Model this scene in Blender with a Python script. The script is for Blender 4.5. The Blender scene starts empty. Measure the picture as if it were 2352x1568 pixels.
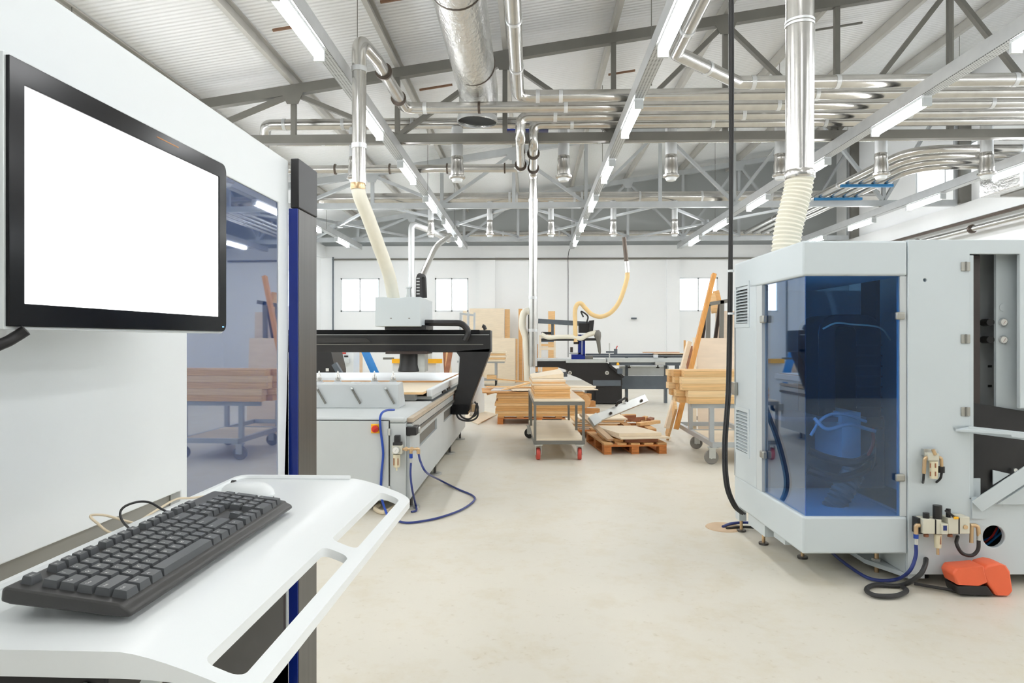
import bpy, bmesh, math, random
from mathutils import Vector, Matrix
from mathutils.geometry import tessellate_polygon
random.seed(7)
PI = math.pi
SC = bpy.context.scene
COL = SC.collection
# ---------------------------------------------------------------- camera geometry
FPX, CX, CY, EYE = 1568.0, 1176.0, 781.0, 1.5
TH = math.atan(44 / 1568)
CAM = Matrix.Rotation(TH, 4, 'Z')
I4 = Matrix.Identity(4)
def T(x, y, z): return Matrix.Translation((x, y, z))
def RZ(d): return Matrix.Rotation(math.radians(d), 4, 'Z')
def RYm(d): return Matrix.Rotation(math.radians(d), 4, 'Y')
def RXm(d): return Matrix.Rotation(math.radians(d), 4, 'X')
def C(X, Z, z=0.0): return CAM @ Vector((X, Z, z))
def W(px, py, Z): return C((px - CX) / FPX * Z, Z, EYE + (CY - py) / FPX * Z)
def F(px, py, z=0.0): return W(px, py, (EYE - z) * FPX / (py - CY))
def R(px, py, Y):
    d = C((px - CX) / FPX, 1, (CY - py) / FPX)
    t = Y / d.y
    return Vector((d.x * t, Y, EYE + d.z * t))
# ---------------------------------------------------------------- materials
MATS = {}
def mat(name, col, rough=.5, metal=0., var=.06, scale=6., bump=0., emis=None, stretch=None, coat=0., spec=.5, detail=4.):
    m = bpy.data.materials.new(name); m.use_nodes = True; MATS[name] = m
    nt = m.node_tree; b = nt.nodes['Principled BSDF']
    b.inputs['Roughness'].default_value = rough; b.inputs['Metallic'].default_value = metal
    b.inputs['Specular IOR Level'].default_value = spec
    if coat: b.inputs['Coat Weight'].default_value = coat
    tc = nt.nodes.new('ShaderNodeTexCoord'); mp = nt.nodes.new('ShaderNodeMapping')
    nt.links.new(tc.outputs['Object'], mp.inputs['Vector'])
    if stretch: mp.inputs['Scale'].default_value = stretch
    n = nt.nodes.new('ShaderNodeTexNoise'); n.inputs['Scale'].default_value = scale; n.inputs['Detail'].default_value = detail
    nt.links.new(mp.outputs['Vector'], n.inputs['Vector'])
    r = nt.nodes.new('ShaderNodeValToRGB')
    r.color_ramp.elements[0].position = .3; r.color_ramp.elements[1].position = .7
    r.color_ramp.elements[0].color = (*[max(0, c * (1 - var)) for c in col], 1)
    r.color_ramp.elements[1].color = (*[min(1, c * (1 + var)) for c in col], 1)
    nt.links.new(n.outputs['Fac'], r.inputs['Fac']); nt.links.new(r.outputs['Color'], b.inputs['Base Color'])
    if bump:
        bp = nt.nodes.new('ShaderNodeBump'); bp.inputs['Strength'].default_value = bump; bp.inputs['Distance'].default_value = .02
        nt.links.new(n.outputs['Fac'], bp.inputs['Height']); nt.links.new(bp.outputs['Normal'], b.inputs['Normal'])
    if emis:
        b.inputs['Emission Color'].default_value = (*emis[0], 1); b.inputs['Emission Strength'].default_value = emis[1]
    return m
def srgb(r, g, b):
    f = lambda v: ((v / 255 + .055) / 1.055) ** 2.4 if v > 10 else v / 255 / 12.92
    return (f(r), f(g), f(b))
mat('white_paint', srgb(226, 230, 232), .32, var=.015, scale=2)
mat('tray_white', srgb(230, 233, 233), .28, var=.01, scale=3)
mat('grey_paint', srgb(200, 205, 206), .4, var=.02, scale=3)
mat('machine_grey', srgb(203, 211, 214), .38, var=.015, scale=2)
mat('router_grey', srgb(196, 200, 200), .45, var=.02, scale=3)
mat('wall_white', srgb(250, 252, 253), .7, var=.015, scale=.6)
mat('wall_concrete', srgb(232, 234, 234), .75, var=.02, scale=1.5)
mat('dark_cladding', srgb(118, 122, 124), .6, var=.05, scale=.5)
mat('cladding', srgb(172, 176, 176), .5, var=.04, scale=.5)
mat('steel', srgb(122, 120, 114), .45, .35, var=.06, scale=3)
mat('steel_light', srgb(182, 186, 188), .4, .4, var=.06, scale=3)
mat('purlin', srgb(184, 182, 176), .42, .15, var=.08, scale=2)
mat('rust_bar', srgb(140, 106, 84), .6, .2, var=.15, scale=8)
mat('galv', srgb(198, 196, 192), .22, .95, var=.07, scale=7, stretch=(1, 1, 1))
mat('galv_soft', srgb(212, 214, 215), .38, .6, var=.05, scale=5)
mat('foil', srgb(222, 222, 220), .22, .9, var=.05, scale=11, bump=1., stretch=(1.6, .8, 1.6), detail=8)
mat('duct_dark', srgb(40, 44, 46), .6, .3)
mat('collar', srgb(96, 86, 78), .4, .6, var=.1)
mat('black', srgb(30, 29, 30), .42, var=.1)
mat('black_gloss', srgb(16, 16, 18), .16, var=.05, spec=.22)
mat('rubber', srgb(46, 45, 45), .6, var=.1)
mat('key_grey', srgb(78, 80, 82), .42, var=.06, scale=30)
mat('key_base', srgb(54, 53, 52), .4, var=.06, scale=30)
mat('legend', srgb(225, 225, 220), .6, var=.02)
mat('dark_brown', srgb(58, 47, 44), .45, var=.1)
mat('dark_steel', srgb(92, 90, 88), .34, .75, var=.14, scale=40, stretch=(1, 1, .03))
mat('saw_grey', srgb(92, 100, 108), .45, .1, var=.06)
mat('saw_light', srgb(205, 210, 210), .35, .4, var=.05)
mat('alu', srgb(206, 208, 206), .3, .85, var=.05)
mat('blue', srgb(12, 40, 130), .3, var=.06)
mat('rail_tan', srgb(182, 166, 146), .5, var=.1)
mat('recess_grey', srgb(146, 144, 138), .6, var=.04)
mat('blue_hose', srgb(34, 50, 118), .38, var=.06)
mat('blue_bright', srgb(24, 66, 160), .4, var=.06)
mat('blue_bar', srgb(30, 110, 160), .45, var=.06)
mat('strap_blue', srgb(25, 120, 190), .5, var=.06)
mat('red', srgb(205, 45, 35), .4, var=.08)
mat('red_wheel', srgb(196, 74, 62), .5, var=.1)
mat('pedal', srgb(236, 106, 66), .42, var=.05)
mat('yellow', srgb(250, 185, 30), .45, var=.05)
mat('zinc', srgb(172, 170, 162), .35, .7, var=.08)
mat('grey_wheel', srgb(128, 124, 118), .5, var=.1)
mat('brass', srgb(206, 176, 138), .3, .75, var=.08)
mat('frl_body', srgb(212, 208, 190), .42, var=.03)
mat('frl_bowl', srgb(225, 215, 185), .2, var=.04)
mat('cream_hose', srgb(232, 214, 172), .45, var=.05)
mat('pale_hose', srgb(236, 232, 216), .5, var=.03)
mat('amber_hose', srgb(240, 208, 150), .4, var=.05)
mat('cream_cable', srgb(222, 206, 178), .45)
mat('board_pale', srgb(238, 222, 196), .6, var=.05, scale=4, stretch=(1, 8, 8))
mat('board_tan', srgb(230, 188, 134), .6, var=.12, scale=5, stretch=(1, 10, 14))
mat('board_honey', srgb(218, 166, 104), .6, var=.15, scale=6, stretch=(.6, 12, 16))
mat('board_edge', srgb(200, 148, 92), .65, var=.14, scale=8, stretch=(1, 4, 20))
mat('beam_wood', srgb(222, 182, 128), .6, var=.2, scale=5, stretch=(.5, 8, 12))
mat('beam_wood_pale', srgb(232, 200, 152), .6, var=.14, scale=5, stretch=(.5, 8, 12))
mat('beam_wood_dark', srgb(206, 160, 104), .6, var=.16, scale=5, stretch=(.5, 8, 12))
mat('plank_orange', srgb(214, 152, 78), .5, var=.12, scale=5, stretch=(8, 8, .6))
mat('plywood', srgb(236, 218, 196), .6, var=.05, scale=3, stretch=(1, 1, 5))
mat('pallet_wood', srgb(196, 122, 62), .7, var=.22, scale=6, stretch=(1, 8, 8))
mat('pallet_top', srgb(214, 166, 110), .7, var=.18, scale=6, stretch=(1, 8, 8))
mat('brown_wood', srgb(150, 96, 66), .6, var=.2, scale=6)
mat('kraft', srgb(206, 178, 146), .7, var=.06)
mat('red_paint', srgb(200, 50, 40), .5)
mat('monitor_silver', srgb(214, 218, 218), .3, .2, var=.02)
mat('ply_shelf', srgb(226, 212, 188), .55, var=.06, scale=3, stretch=(1, 6, 6))
mat('orange_line', srgb(214, 140, 70), .4)
mat('gauge_face', srgb(240, 238, 232), .4, var=.01)
mat('dial_red', srgb(196, 150, 140), .5)
mat('screen', (1, 1, 1), .2, var=0, emis=((1, 1, 1), 1.6))
mat('led_blue', (.1, .3, 1), .2, var=0, emis=((.15, .4, 1), 2.5))
mat('lamp_tube', (1, 1, 1), .3, var=0, emis=((.98, .99, 1), 34))
def wire(m, *pairs):
    for a, b in pairs: m.node_tree.links.new(a, b)
# ribbed roof sheet
def roof_mat():
    m = mat('roof_sheet', srgb(244, 246, 247), .34, var=.03, scale=.5); nt = m.node_tree; b = nt.nodes['Principled BSDF']
    tc = nt.nodes.new('ShaderNodeTexCoord'); w = nt.nodes.new('ShaderNodeTexWave'); w.bands_direction = 'Y'; w.inputs['Scale'].default_value = 3.2
    w.inputs['Distortion'].default_value = 0
    bp = nt.nodes.new('ShaderNodeBump'); bp.inputs['Strength'].default_value = .8; bp.inputs['Distance'].default_value = .015
    wire(m, (tc.outputs['Object'], w.inputs['Vector']), (w.outputs['Fac'], bp.inputs['Height']), (bp.outputs['Normal'], b.inputs['Normal']))
roof_mat()
def floor_mat():
    m = mat('concrete_floor', srgb(219, 213, 199), .38, var=.05, scale=.55, spec=.4, detail=8); nt = m.node_tree; b = nt.nodes['Principled BSDF']
    ramp = [n for n in nt.nodes if n.type == 'VALTORGB'][0]
    tc = nt.nodes.new('ShaderNodeTexCoord')
    n2 = nt.nodes.new('ShaderNodeTexNoise'); n2.inputs['Scale'].default_value = 3.5; n2.inputs['Detail'].default_value = 9; n2.inputs['Roughness'].default_value = .7
    r2 = nt.nodes.new('ShaderNodeValToRGB'); r2.color_ramp.elements[0].position = .36; r2.color_ramp.elements[1].position = .52
    r2.color_ramp.elements[0].color = (.90, .85, .75, 1); r2.color_ramp.elements[1].color = (1, 1, 1, 1)
    n3 = nt.nodes.new('ShaderNodeTexNoise'); n3.inputs['Scale'].default_value = 28; n3.inputs['Detail'].default_value = 6
    r3 = nt.nodes.new('ShaderNodeValToRGB'); r3.color_ramp.elements[0].position = .27; r3.color_ramp.elements[1].position = .36
    r3.color_ramp.elements[0].color = (.86, .84, .80, 1); r3.color_ramp.elements[1].color = (1, 1, 1, 1)
    mx = nt.nodes.new('ShaderNodeMix'); mx.data_type = 'RGBA'; mx.blend_type = 'MULTIPLY'; mx.inputs[0].default_value = .55
    m2 = nt.nodes.new('ShaderNodeMix'); m2.data_type = 'RGBA'; m2.blend_type = 'MULTIPLY'; m2.inputs[0].default_value = .6
    wire(m, (tc.outputs['Object'], n2.inputs['Vector']), (tc.outputs['Object'], n3.inputs['Vector']), (n2.outputs['Fac'], r2.inputs['Fac']),
         (n3.outputs['Fac'], r3.inputs['Fac']), (ramp.outputs['Color'], mx.inputs[6]), (r2.outputs['Color'], mx.inputs[7]),
         (mx.outputs[2], m2.inputs[6]), (r3.outputs['Color'], m2.inputs[7]), (m2.outputs[2], b.inputs['Base Color']))
    rr = nt.nodes.new('ShaderNodeMapRange'); rr.inputs[3].default_value = .3; rr.inputs[4].default_value = .55
    wire(m, (n2.outputs['Fac'], rr.inputs[0]), (rr.outputs[0], b.inputs['Roughness']))
floor_mat()
def perforated():
    m = mat('perforated', srgb(200, 202, 202), .34, .6, var=.03); nt = m.node_tree; b = nt.nodes['Principled BSDF']
    ramp = [n for n in nt.nodes if n.type == 'VALTORGB'][0]
    tc = nt.nodes.new('ShaderNodeTexCoord'); v = nt.nodes.new('ShaderNodeTexVoronoi'); v.inputs['Scale'].default_value = 26; v.inputs['Randomness'].default_value = 0
    r = nt.nodes.new('ShaderNodeValToRGB'); r.color_ramp.elements[0].position = .28; r.color_ramp.elements[1].position = .34
    r.color_ramp.elements[0].color = (.3, .3, .3, 1); r.color_ramp.elements[1].color = (1, 1, 1, 1)
    mx = nt.nodes.new('ShaderNodeMix'); mx.data_type = 'RGBA'; mx.blend_type = 'MULTIPLY'; mx.inputs[0].default_value = 1
    wire(m, (tc.outputs['Object'], v.inputs['Vector']), (v.outputs['Distance'], r.inputs['Fac']), (ramp.outputs['Color'], mx.inputs[6]), (r.outputs['Color'], mx.inputs[7]), (mx.outputs[2], b.inputs['Base Color']))
perforated()
def acrylic(name, tint, diff, dfac, gmin, gmax, rough=.02):
    m = bpy.data.materials.new(name); m.use_nodes = True; MATS[name] = m
    nt = m.node_tree; nt.nodes.remove(nt.nodes['Principled BSDF']); out = nt.nodes['Material Output']
    t = nt.nodes.new('ShaderNodeBsdfTransparent'); t.inputs[0].default_value = (*tint, 1)
    d = nt.nodes.new('ShaderNodeBsdfDiffuse'); d.inputs[0].default_value = (*diff, 1)
    g = nt.nodes.new('ShaderNodeBsdfGlossy'); g.inputs['Roughness'].default_value = rough; g.inputs[0].default_value = (.92, .95, 1, 1)
    lw = nt.nodes.new('ShaderNodeLayerWeight'); lw.inputs[0].default_value = .35
    mr = nt.nodes.new('ShaderNodeMapRange'); mr.inputs[3].default_value = gmin; mr.inputs[4].default_value = gmax
    m1 = nt.nodes.new('ShaderNodeMixShader'); m1.inputs[0].default_value = dfac
    m2 = nt.nodes.new('ShaderNodeMixShader')
    wire(m, (t.outputs[0], m1.inputs[1]), (d.outputs[0], m1.inputs[2]), (lw.outputs['Facing'], mr.inputs[0]), (mr.outputs[0], m2.inputs[0]),
         (m1.outputs[0], m2.inputs[1]), (g.outputs[0], m2.inputs[2]), (m2.outputs[0], out.inputs['Surface']))
acrylic('blue_acrylic', (.50, .73, .97), (.015, .085, .34), .02, .02, .5)
acrylic('blue_panel', (.10, .2, .5), (.03, .07, .22), .82, .14, .8)
acrylic('window_glass', (.95, .97, .98), (.8, .85, .9), .04, .04, .5)
# ---------------------------------------------------------------- mesh builder
def cat_rom(pts, n=8):
    pts = [Vector(p) for p in pts]; P = [2 * pts[0] - pts[1]] + pts + [2 * pts[-1] - pts[-2]]; out = []
    for i in range(1, len(P) - 2):
        a, b, c, d = P[i - 1:i + 3]
        for k in range(n):
            t = k / n
            out.append(.5 * ((2 * b) + (c - a) * t + (2 * a - 5 * b + 4 * c - d) * t * t + (3 * b - a - 3 * c + d) * t ** 3))
    out.append(pts[-1]); return out
def fillet(pts, r, n=7):
    pts = [Vector(p) for p in pts]; out = [pts[0]]
    for i in range(1, len(pts) - 1):
        a, b, c = pts[i - 1], pts[i], pts[i + 1]
        u, v = (a - b).normalized(), (c - b).normalized(); ang = u.angle(v)
        d = min(r / max(math.tan(ang / 2), .05), (a - b).length * .49, (c - b).length * .49)
        p, q = b + u * d, b + v * d
        for k in range(n + 1):
            t = k / n; out.append((1 - t) ** 2 * p + 2 * t * (1 - t) * b + t * t * q)
    out.append(pts[-1]); return out
PM = {}
class MB:
    def __init__(s, frame=I4): s.bm = bmesh.new(); s.F = frame
    def _f(s, vs, mi=0):
        try: f = s.bm.faces.new(vs); f.material_index = mi; return f
        except ValueError: return None
    def hexa(s, P, mi=0):
        v = [s.bm.verts.new(p) for p in P]
        for q in ((0, 3, 2, 1), (4, 5, 6, 7), (0, 1, 5, 4), (1, 2, 6, 5), (2, 3, 7, 6), (3, 0, 4, 7)): s._f([v[i] for i in q], mi)
        return s
    def box(s, x0, x1, y0, y1, z0, z1, mi=0):
        return s.hexa([(x0, y0, z0), (x1, y0, z0), (x1, y1, z0), (x0, y1, z0), (x0, y0, z1), (x1, y0, z1), (x1, y1, z1), (x0, y1, z1)], mi)
    def obox(s, c, size, M=I4, mi=0):
        a, b, d = [q / 2 for q in size]; c = Vector(c)
        return s.hexa([c + M @ Vector(p) for p in ((-a, -b, -d), (a, -b, -d), (a, b, -d), (-a, b, -d), (-a, -b, d), (a, -b, d), (a, b, d), (-a, b, d))], mi)
    def bar(s, p, q, w, h, up=(0, 0, 1), mi=0):
        p, q = Vector(p), Vector(q); d = (q - p).normalized(); u = Vector(up)
        if abs(d.dot(u)) > .98: u = Vector((0, 1, 0)) if abs(d.y) < .9 else Vector((1, 0, 0))
        x = d.cross(u).normalized() * w / 2; u = x.cross(d).normalized() * h / 2
        return s.hexa([p - x - u, p + x - u, q + x - u, q - x - u, p - x + u, p + x + u, q + x + u, q - x + u], mi)
    def rings(s, rings, cap=True, mi=0, closed=False):
        V = [[s.bm.verts.new(p) for p in r] for r in rings]; n = len(V[0]); m = len(V)
        for i in range(m if closed else m - 1):
            a, b = V[i], V[(i + 1) % m]
            for k in range(n): s._f([a[k], a[(k + 1) % n], b[(k + 1) % n], b[k]], mi)
        if cap and not closed: s._f(list(reversed(V[0])), mi); s._f(V[-1], mi)
        return s
    def cyl(s, p, q, r, r2=None, n=16, cap=True, mi=0):
        p, q = Vector(p), Vector(q); d = (q - p).normalized(); u = d.orthogonal().normalized(); v = d.cross(u); r2 = r if r2 is None else r2
        return s.rings([[c + (u * math.cos(2 * PI * k / n) + v * math.sin(2 * PI * k / n)) * rr for k in range(n)] for c, rr in ((p, r), (q, r2))], cap, mi)
    def lathe(s, base, axis, prof, n=20, mi=0, cap=True):
        b, d = Vector(base), Vector(axis).normalized(); u = d.orthogonal().normalized(); v = d.cross(u)
        return s.rings([[b + d * h + (u * math.cos(2 * PI * k / n) + v * math.sin(2 * PI * k / n)) * rr for k in range(n)] for rr, h in prof], cap, mi)
    def path(s, pts, rad, n=12, cap=True, mi=0):
        pts = [Vector(p) for p in pts]; t = (pts[1] - pts[0]).normalized(); u = t.orthogonal().normalized(); R_ = []
        for i, p in enumerate(pts):
            d = (pts[min(i + 1, len(pts) - 1)] - pts[max(i - 1, 0)]).normalized()
            u = (u - d * u.dot(d)).normalized(); v = d.cross(u); rr = rad(i) if callable(rad) else rad
            R_.append([p + (u * math.cos(2 * PI * k / n) + v * math.sin(2 * PI * k / n)) * rr for k in range(n)])
        return s.rings(R_, cap, mi)
    def tube(s, pts, r, n=10, seg=8, mi=0): return s.path(cat_rom(pts, seg), r, n, True, mi)
    def hose(s, pts, r, pitch=.03, amp=.07, n=14):
        c = cat_rom(pts, 24); L = [0.]
        for a, b in zip(c, c[1:]): L.append(L[-1] + (b - a).length)
        N = max(8, int(L[-1] / pitch * 4)); out = []; j = 0
        for i in range(N + 1):
            t = L[-1] * i / N
            while j < len(L) - 2 and L[j + 1] < t: j += 1
            out.append(c[j].lerp(c[j + 1], (t - L[j]) / max(1e-9, L[j + 1] - L[j])))
        return s.path(out, lambda i: r * (1 + amp * math.sin(i * PI / 2)), n)
    def poly(s, outer, ext, holes=(), mi=0):
        """solid: planar outline (3-D points) with holes, pushed along ext"""
        loops = [[Vector(p) for p in outer]] + [[Vector(p) for p in h] for h in holes]; flat = [p for l in loops for p in l]; e = Vector(ext)
        A = [s.bm.verts.new(p) for p in flat]; B = [s.bm.verts.new(p + e) for p in flat]
        for t in tessellate_polygon(loops): s._f([A[i] for i in t], mi); s._f([B[i] for i in reversed(t)], mi)
        k = 0
        for l in loops:
            n = len(l)
            for i in range(n): s._f([A[k + i], A[k + (i + 1) % n], B[k + (i + 1) % n], B[k + i]], mi)
            k += n
        return s
    def ball(s, c, rad, n=14, m=9, mi=0):
        c = Vector(c); rx, ry, rz = rad if hasattr(rad, '__len__') else (rad,) * 3
        R_ = []
        for i in range(m + 1):
            a = -PI / 2 + PI * (.02 + .96 * i / m)
            R_.append([c + Vector((rx * math.cos(a) * math.cos(2 * PI * k / n), ry * math.cos(a) * math.sin(2 * PI * k / n), rz * math.sin(a))) for k in range(n)])
        return s.rings(R_, True, mi)
    def build(s, name, m, parent=None, bevel=0., seg=2, smooth=True, label=None, ang=35):
        bm = s.bm
        if s.F != I4: bm.transform(s.F)
        o = bpy.data.objects.new(name, bpy.data.meshes.new(name))
        if parent is not None:
            bm.transform(PM[parent.name].inverted()); PM[o.name] = PM[parent.name]; o.parent = parent
        else:
            c = [v.co for v in bm.verts]; b = Vector(((min(p.x for p in c) + max(p.x for p in c)) / 2, (min(p.y for p in c) + max(p.y for p in c)) / 2, min(p.z for p in c)))
            bm.transform(Matrix.Translation(-b)); o.location = b; PM[o.name] = Matrix.Translation(b)
        bmesh.ops.recalc_face_normals(bm, faces=bm.faces)
        for f in bm.faces: f.smooth = smooth
        bm.to_mesh(o.data); bm.free()
        for x in (m if isinstance(m, (list, tuple)) else [m]): o.data.materials.append(MATS[x])
        if smooth: o.data.set_sharp_from_angle(angle=math.radians(ang))
        if bevel:
            md = o.modifiers.new('bevel', 'BEVEL'); md.width = bevel; md.segments = seg; md.limit_method = 'ANGLE'; md.angle_limit = math.radians(35)
        COL.objects.link(o)
        if label: o['label'] = label
        return o
def tag(o, label, cat, group=None, kind=None):
    if label: o['label'] = label
    if cat: o['category'] = cat
    if group: o['group'] = group
    if kind: o['kind'] = kind
    return o
def thing(name, label, cat, loc=(0, 0, 0), rz=0., group=None):
    o = bpy.data.objects.new(name, None); COL.objects.link(o); o.empty_display_size = .1
    o.location = loc; o.rotation_euler = (0, 0, rz); PM[o.name] = Matrix.Translation(loc) @ Matrix.Rotation(rz, 4, 'Z')
    return tag(o, label, cat, group)
def lamp_order(k): return ORD[k] + ' beyond the viewer' if k >= 0 else NTH[-k - 1] + ' overhead behind'
def struct(mb, name, m, label, cat, **k): return tag(mb.build(name, m, **k), label, cat, kind='structure')
def copy_tree(o, parent=None):
    c = o.copy(); COL.objects.link(c); c.parent = parent
    for ch in list(o.children): copy_tree(ch, c)
    return c
ORD = ['nearest', 'second', 'third', 'fourth', 'fifth', 'sixth', 'seventh', 'eighth', 'ninth', 'tenth', 'eleventh', 'twelfth', 'thirteenth', 'fourteenth']
NTH = ['first'] + ORD[1:]
def circ(c, r, ax, n=20):
    c = Vector(c); u, v = [(Vector((1, 0, 0)), Vector((0, 0, 1))), (Vector((0, 1, 0)), Vector((0, 0, 1))), (Vector((1, 0, 0)), Vector((0, 1, 0)))][ax]
    return [c + (u * math.cos(2 * PI * k / n) + v * math.sin(2 * PI * k / n)) * r for k in range(n)]
def rrect(x0, x1, y0, y1, r, n=5):
    out = []
    for cx, cy, a in ((x1 - r, y1 - r, 0), (x0 + r, y1 - r, 90), (x0 + r, y0 + r, 180), (x1 - r, y0 + r, 270)):
        for k in range(n + 1):
            t = math.radians(a + 90 * k / n); out.append((cx + r * math.cos(t), cy + r * math.sin(t)))
    return out
# ================================================================= ROOM
XL, XR, YF, YB = -7.9, 11.3, -9.0, 25.6
def roofz(x): return 6.56 + .15 * x
def win(n, kind, a0, a1, z0, z1, at):
    """window n in the wall at x or y = at"""
    w = thing('window_%d' % n, 'bright daylight window in the %s, %s one' % (kind, NTH[(n - 1) % 13]), 'window'); w['kind'] = 'structure'
    def B(mb, a, b, lo, hi, d0, d1):
        if kind.startswith('far'): mb.box(a, b, at + d0, at + d1, lo, hi)
        else: mb.box(at + d0, at + d1, a, b, lo, hi)
        return mb
    f = MB(); t = .05; s = -1 if at < 0 else 1
    d0, d1 = (.02, .1) if s > 0 else (-.1, -.02)
    B(f, a0, a1, z0, z0 + t, d0, d1); B(f, a0, a1, z1 - t, z1, d0, d1); B(f, a0, a0 + t, z0, z1, d0, d1); B(f, a1 - t, a1, z0, z1, d0, d1)
    m = (a0 + a1) / 2; B(f, m - .025, m + .025, z0, z1, d0, d1)
    f.build('window_frame', 'white_paint', w)
    B(MB(), a0 + t, a1 - t, z0 + t, z1 - t, s * .055 - .004, s * .055 + .004).build('pane', 'window_glass', w)
struct(MB().box(XL - .3, XR + .3, YF - .3, YB + .3, -.2, 0), 'floor', 'concrete_floor', 'pale sealed concrete floor with faint dusty stains', 'floor')
# far wall with three windows
WZ0, WZ1 = 2.57, 3.84
bw = [(-7.2, -5.72), (-3.62, -2.36), (5.5, 6.95)]
mb = MB().poly([(XL, YB, 0), (XR, YB, 0), (XR, YB, 5), (XL, YB, 5)], (0, .2, 0), [[(a, YB, WZ0), (b, YB, WZ0), (b, YB, WZ1), (a, YB, WZ1)] for a, b in bw])
struct(mb, 'wall_back', 'wall_white', 'white far wall behind the machines', 'wall')
mb = MB().poly([(XL, YB, 5), (XR, YB, 5), (XR, YB, roofz(XR) + .35), (XL, YB, roofz(XL) + .35)], (0, .2, 0))
struct(mb, 'wall_gable', 'cladding', 'grey metal cladding above the far wall', 'wall')
wn = 0
for a, b in bw: wn += 1; win(wn, 'far wall', a, b, WZ0, WZ1, YB)
# side walls
lw = [(y, y + 2.4) for y in (-7, -1.5, 4, 9.5, 15, 20.5)]  # window spans out of view, added to let more daylight in
def sidewall(x, d, name, lab, top, wins, extra=()):
    hs = [[(x, a, WZ0), (x, b, WZ0), (x, b, WZ1), (x, a, WZ1)] for a, b in wins] + [[(x, a, z0), (x, b, z0), (x, b, z1), (x, a, z1)] for a, b, z0, z1 in extra]
    struct(MB().poly([(x, YF, 0), (x, YB, 0), (x, YB, top), (x, YF, top)], (d, 0, 0), hs), name, 'wall_white', lab, 'wall')
sidewall(XL, -.2, 'wall_left', 'white side wall beyond the router', roofz(XL) + .35, lw)
rw = [(y, y + 2.4) for y in (-6, 0, 6, 12)]  # also out of view, added as extra daylight openings
xw = [(17.6, 20.4, 5.75, 6.6), (11.5, 14.3, 5.75, 6.6), (5.5, 8.3, 5.75, 6.6)]
sidewall(XR, .2, 'wall_right', 'white side wall behind the enclosed machine', roofz(XR) + .35, rw, xw)
for a, b in lw: wn += 1; win(wn, 'side wall by the router, added for daylight', a, b, WZ0, WZ1, XL)
for a, b in rw: wn += 1; win(wn, 'side wall behind the enclosed machine, added for daylight', a, b, WZ0, WZ1, XR)
for a, b, c, d in xw: wn += 1; win(wn, 'upper side wall under the roof', a, b, c, d, XR)
struct(MB().poly([(XL, YF, 0), (XR, YF, 0), (XR, YF, roofz(XR) + .35), (XL, YF, roofz(XL) + .35)], (0, -.2, 0)), 'wall_front', 'dark_cladding', 'grey end wall behind the viewer', 'wall')
mb = MB(); a, b = roofz(XL - .2) + .32, roofz(XR + .2) + .32
mb.hexa([(XL - .2, YF, a), (XR + .2, YF, b), (XR + .2, YB + .2, b), (XL - .2, YB + .2, a), (XL - .2, YF, a + .12), (XR + .2, YF, b + .12), (XR + .2, YB + .2, b + .12), (XL - .2, YB + .2, a + .12)])
struct(mb, 'ceiling', 'roof_sheet', 'ribbed white roof sheeting sloping up over the hall', 'ceiling')
# concrete ring beam and wall pilasters
struct(MB().box(XL, XR, YB - .18, YB, 4.58, 5.02), 'trim_1', 'wall_concrete', 'white concrete beam along the top of the far wall', 'beam')
struct(MB().box(XL, XL + .2, YF, YB - .18, 4.58, 5.02), 'trim_2', 'wall_concrete', 'white concrete beam along the side wall by the router', 'beam')
struct(MB().box(XR - .18, XR, YF, YB - .18, 4.58, 5.02), 'trim_3', 'wall_concrete', 'white concrete beam along the side wall behind the enclosed machine', 'beam')
for i, (a, b, w_) in enumerate([(-1.95, -1.35, 'beside the middle far window'), (5.04, 5.5, 'beside the far window over the leaning sheets'), (XL, XL + .42, 'in the far corner by the router')]):
    struct(MB().box(a, b, YB - .16, YB, 0, 4.58), 'trim_%d' % (4 + i), 'wall_white', 'white wall pilaster ' + w_, 'pilaster')
for i, y in enumerate((12, 18, 24)):
    struct(MB().box(XR - .28, XR - .001, y - .15, y + .15, 5.021, roofz(XR) + .2), 'trim_%d' % (7 + i), 'steel', 'grey steel column head on the side wall, %s from the viewer' % ORD[i], 'column')
tag(MB().tube([(XL + .45, YB - .22, 4.52), (XR - .3, YB - .22, 4.52)], .035).build('wall_pipe', 'steel'), 'thin grey pipe running under the far wall beam', 'pipe')
tag(MB().tube([(XR - .26, YF + 1, 4.5), (XR - .26, YB - .4, 4.5)], .045).build('wall_pipe', 'collar'), 'thin tan pipe running under the side wall beam', 'pipe')
t = thing('wall_duct', 'bright metal air duct with ring collars along the side wall', 'duct', (XR - .4, 10, 4.2))
MB().cyl((XR - .4, 8, 4.25), (XR - .4, 21, 4.25), .07).build('tube', 'galv', t)
for y in (12.2, 13.4, 14.9, 17.2, 19.6): MB().cyl((XR - .4, y - .03, 4.25), (XR - .4, y + .03, 4.25), .11).build('collar', 'collar', t)
tag(MB().tube([R(765, 590, 25.36), R(765, 760, 25.36), R(765, 900, 25.36)], .03).build('downpipe', 'saw_grey'), 'grey vertical pipe in the far corner by the router', 'pipe')
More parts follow.
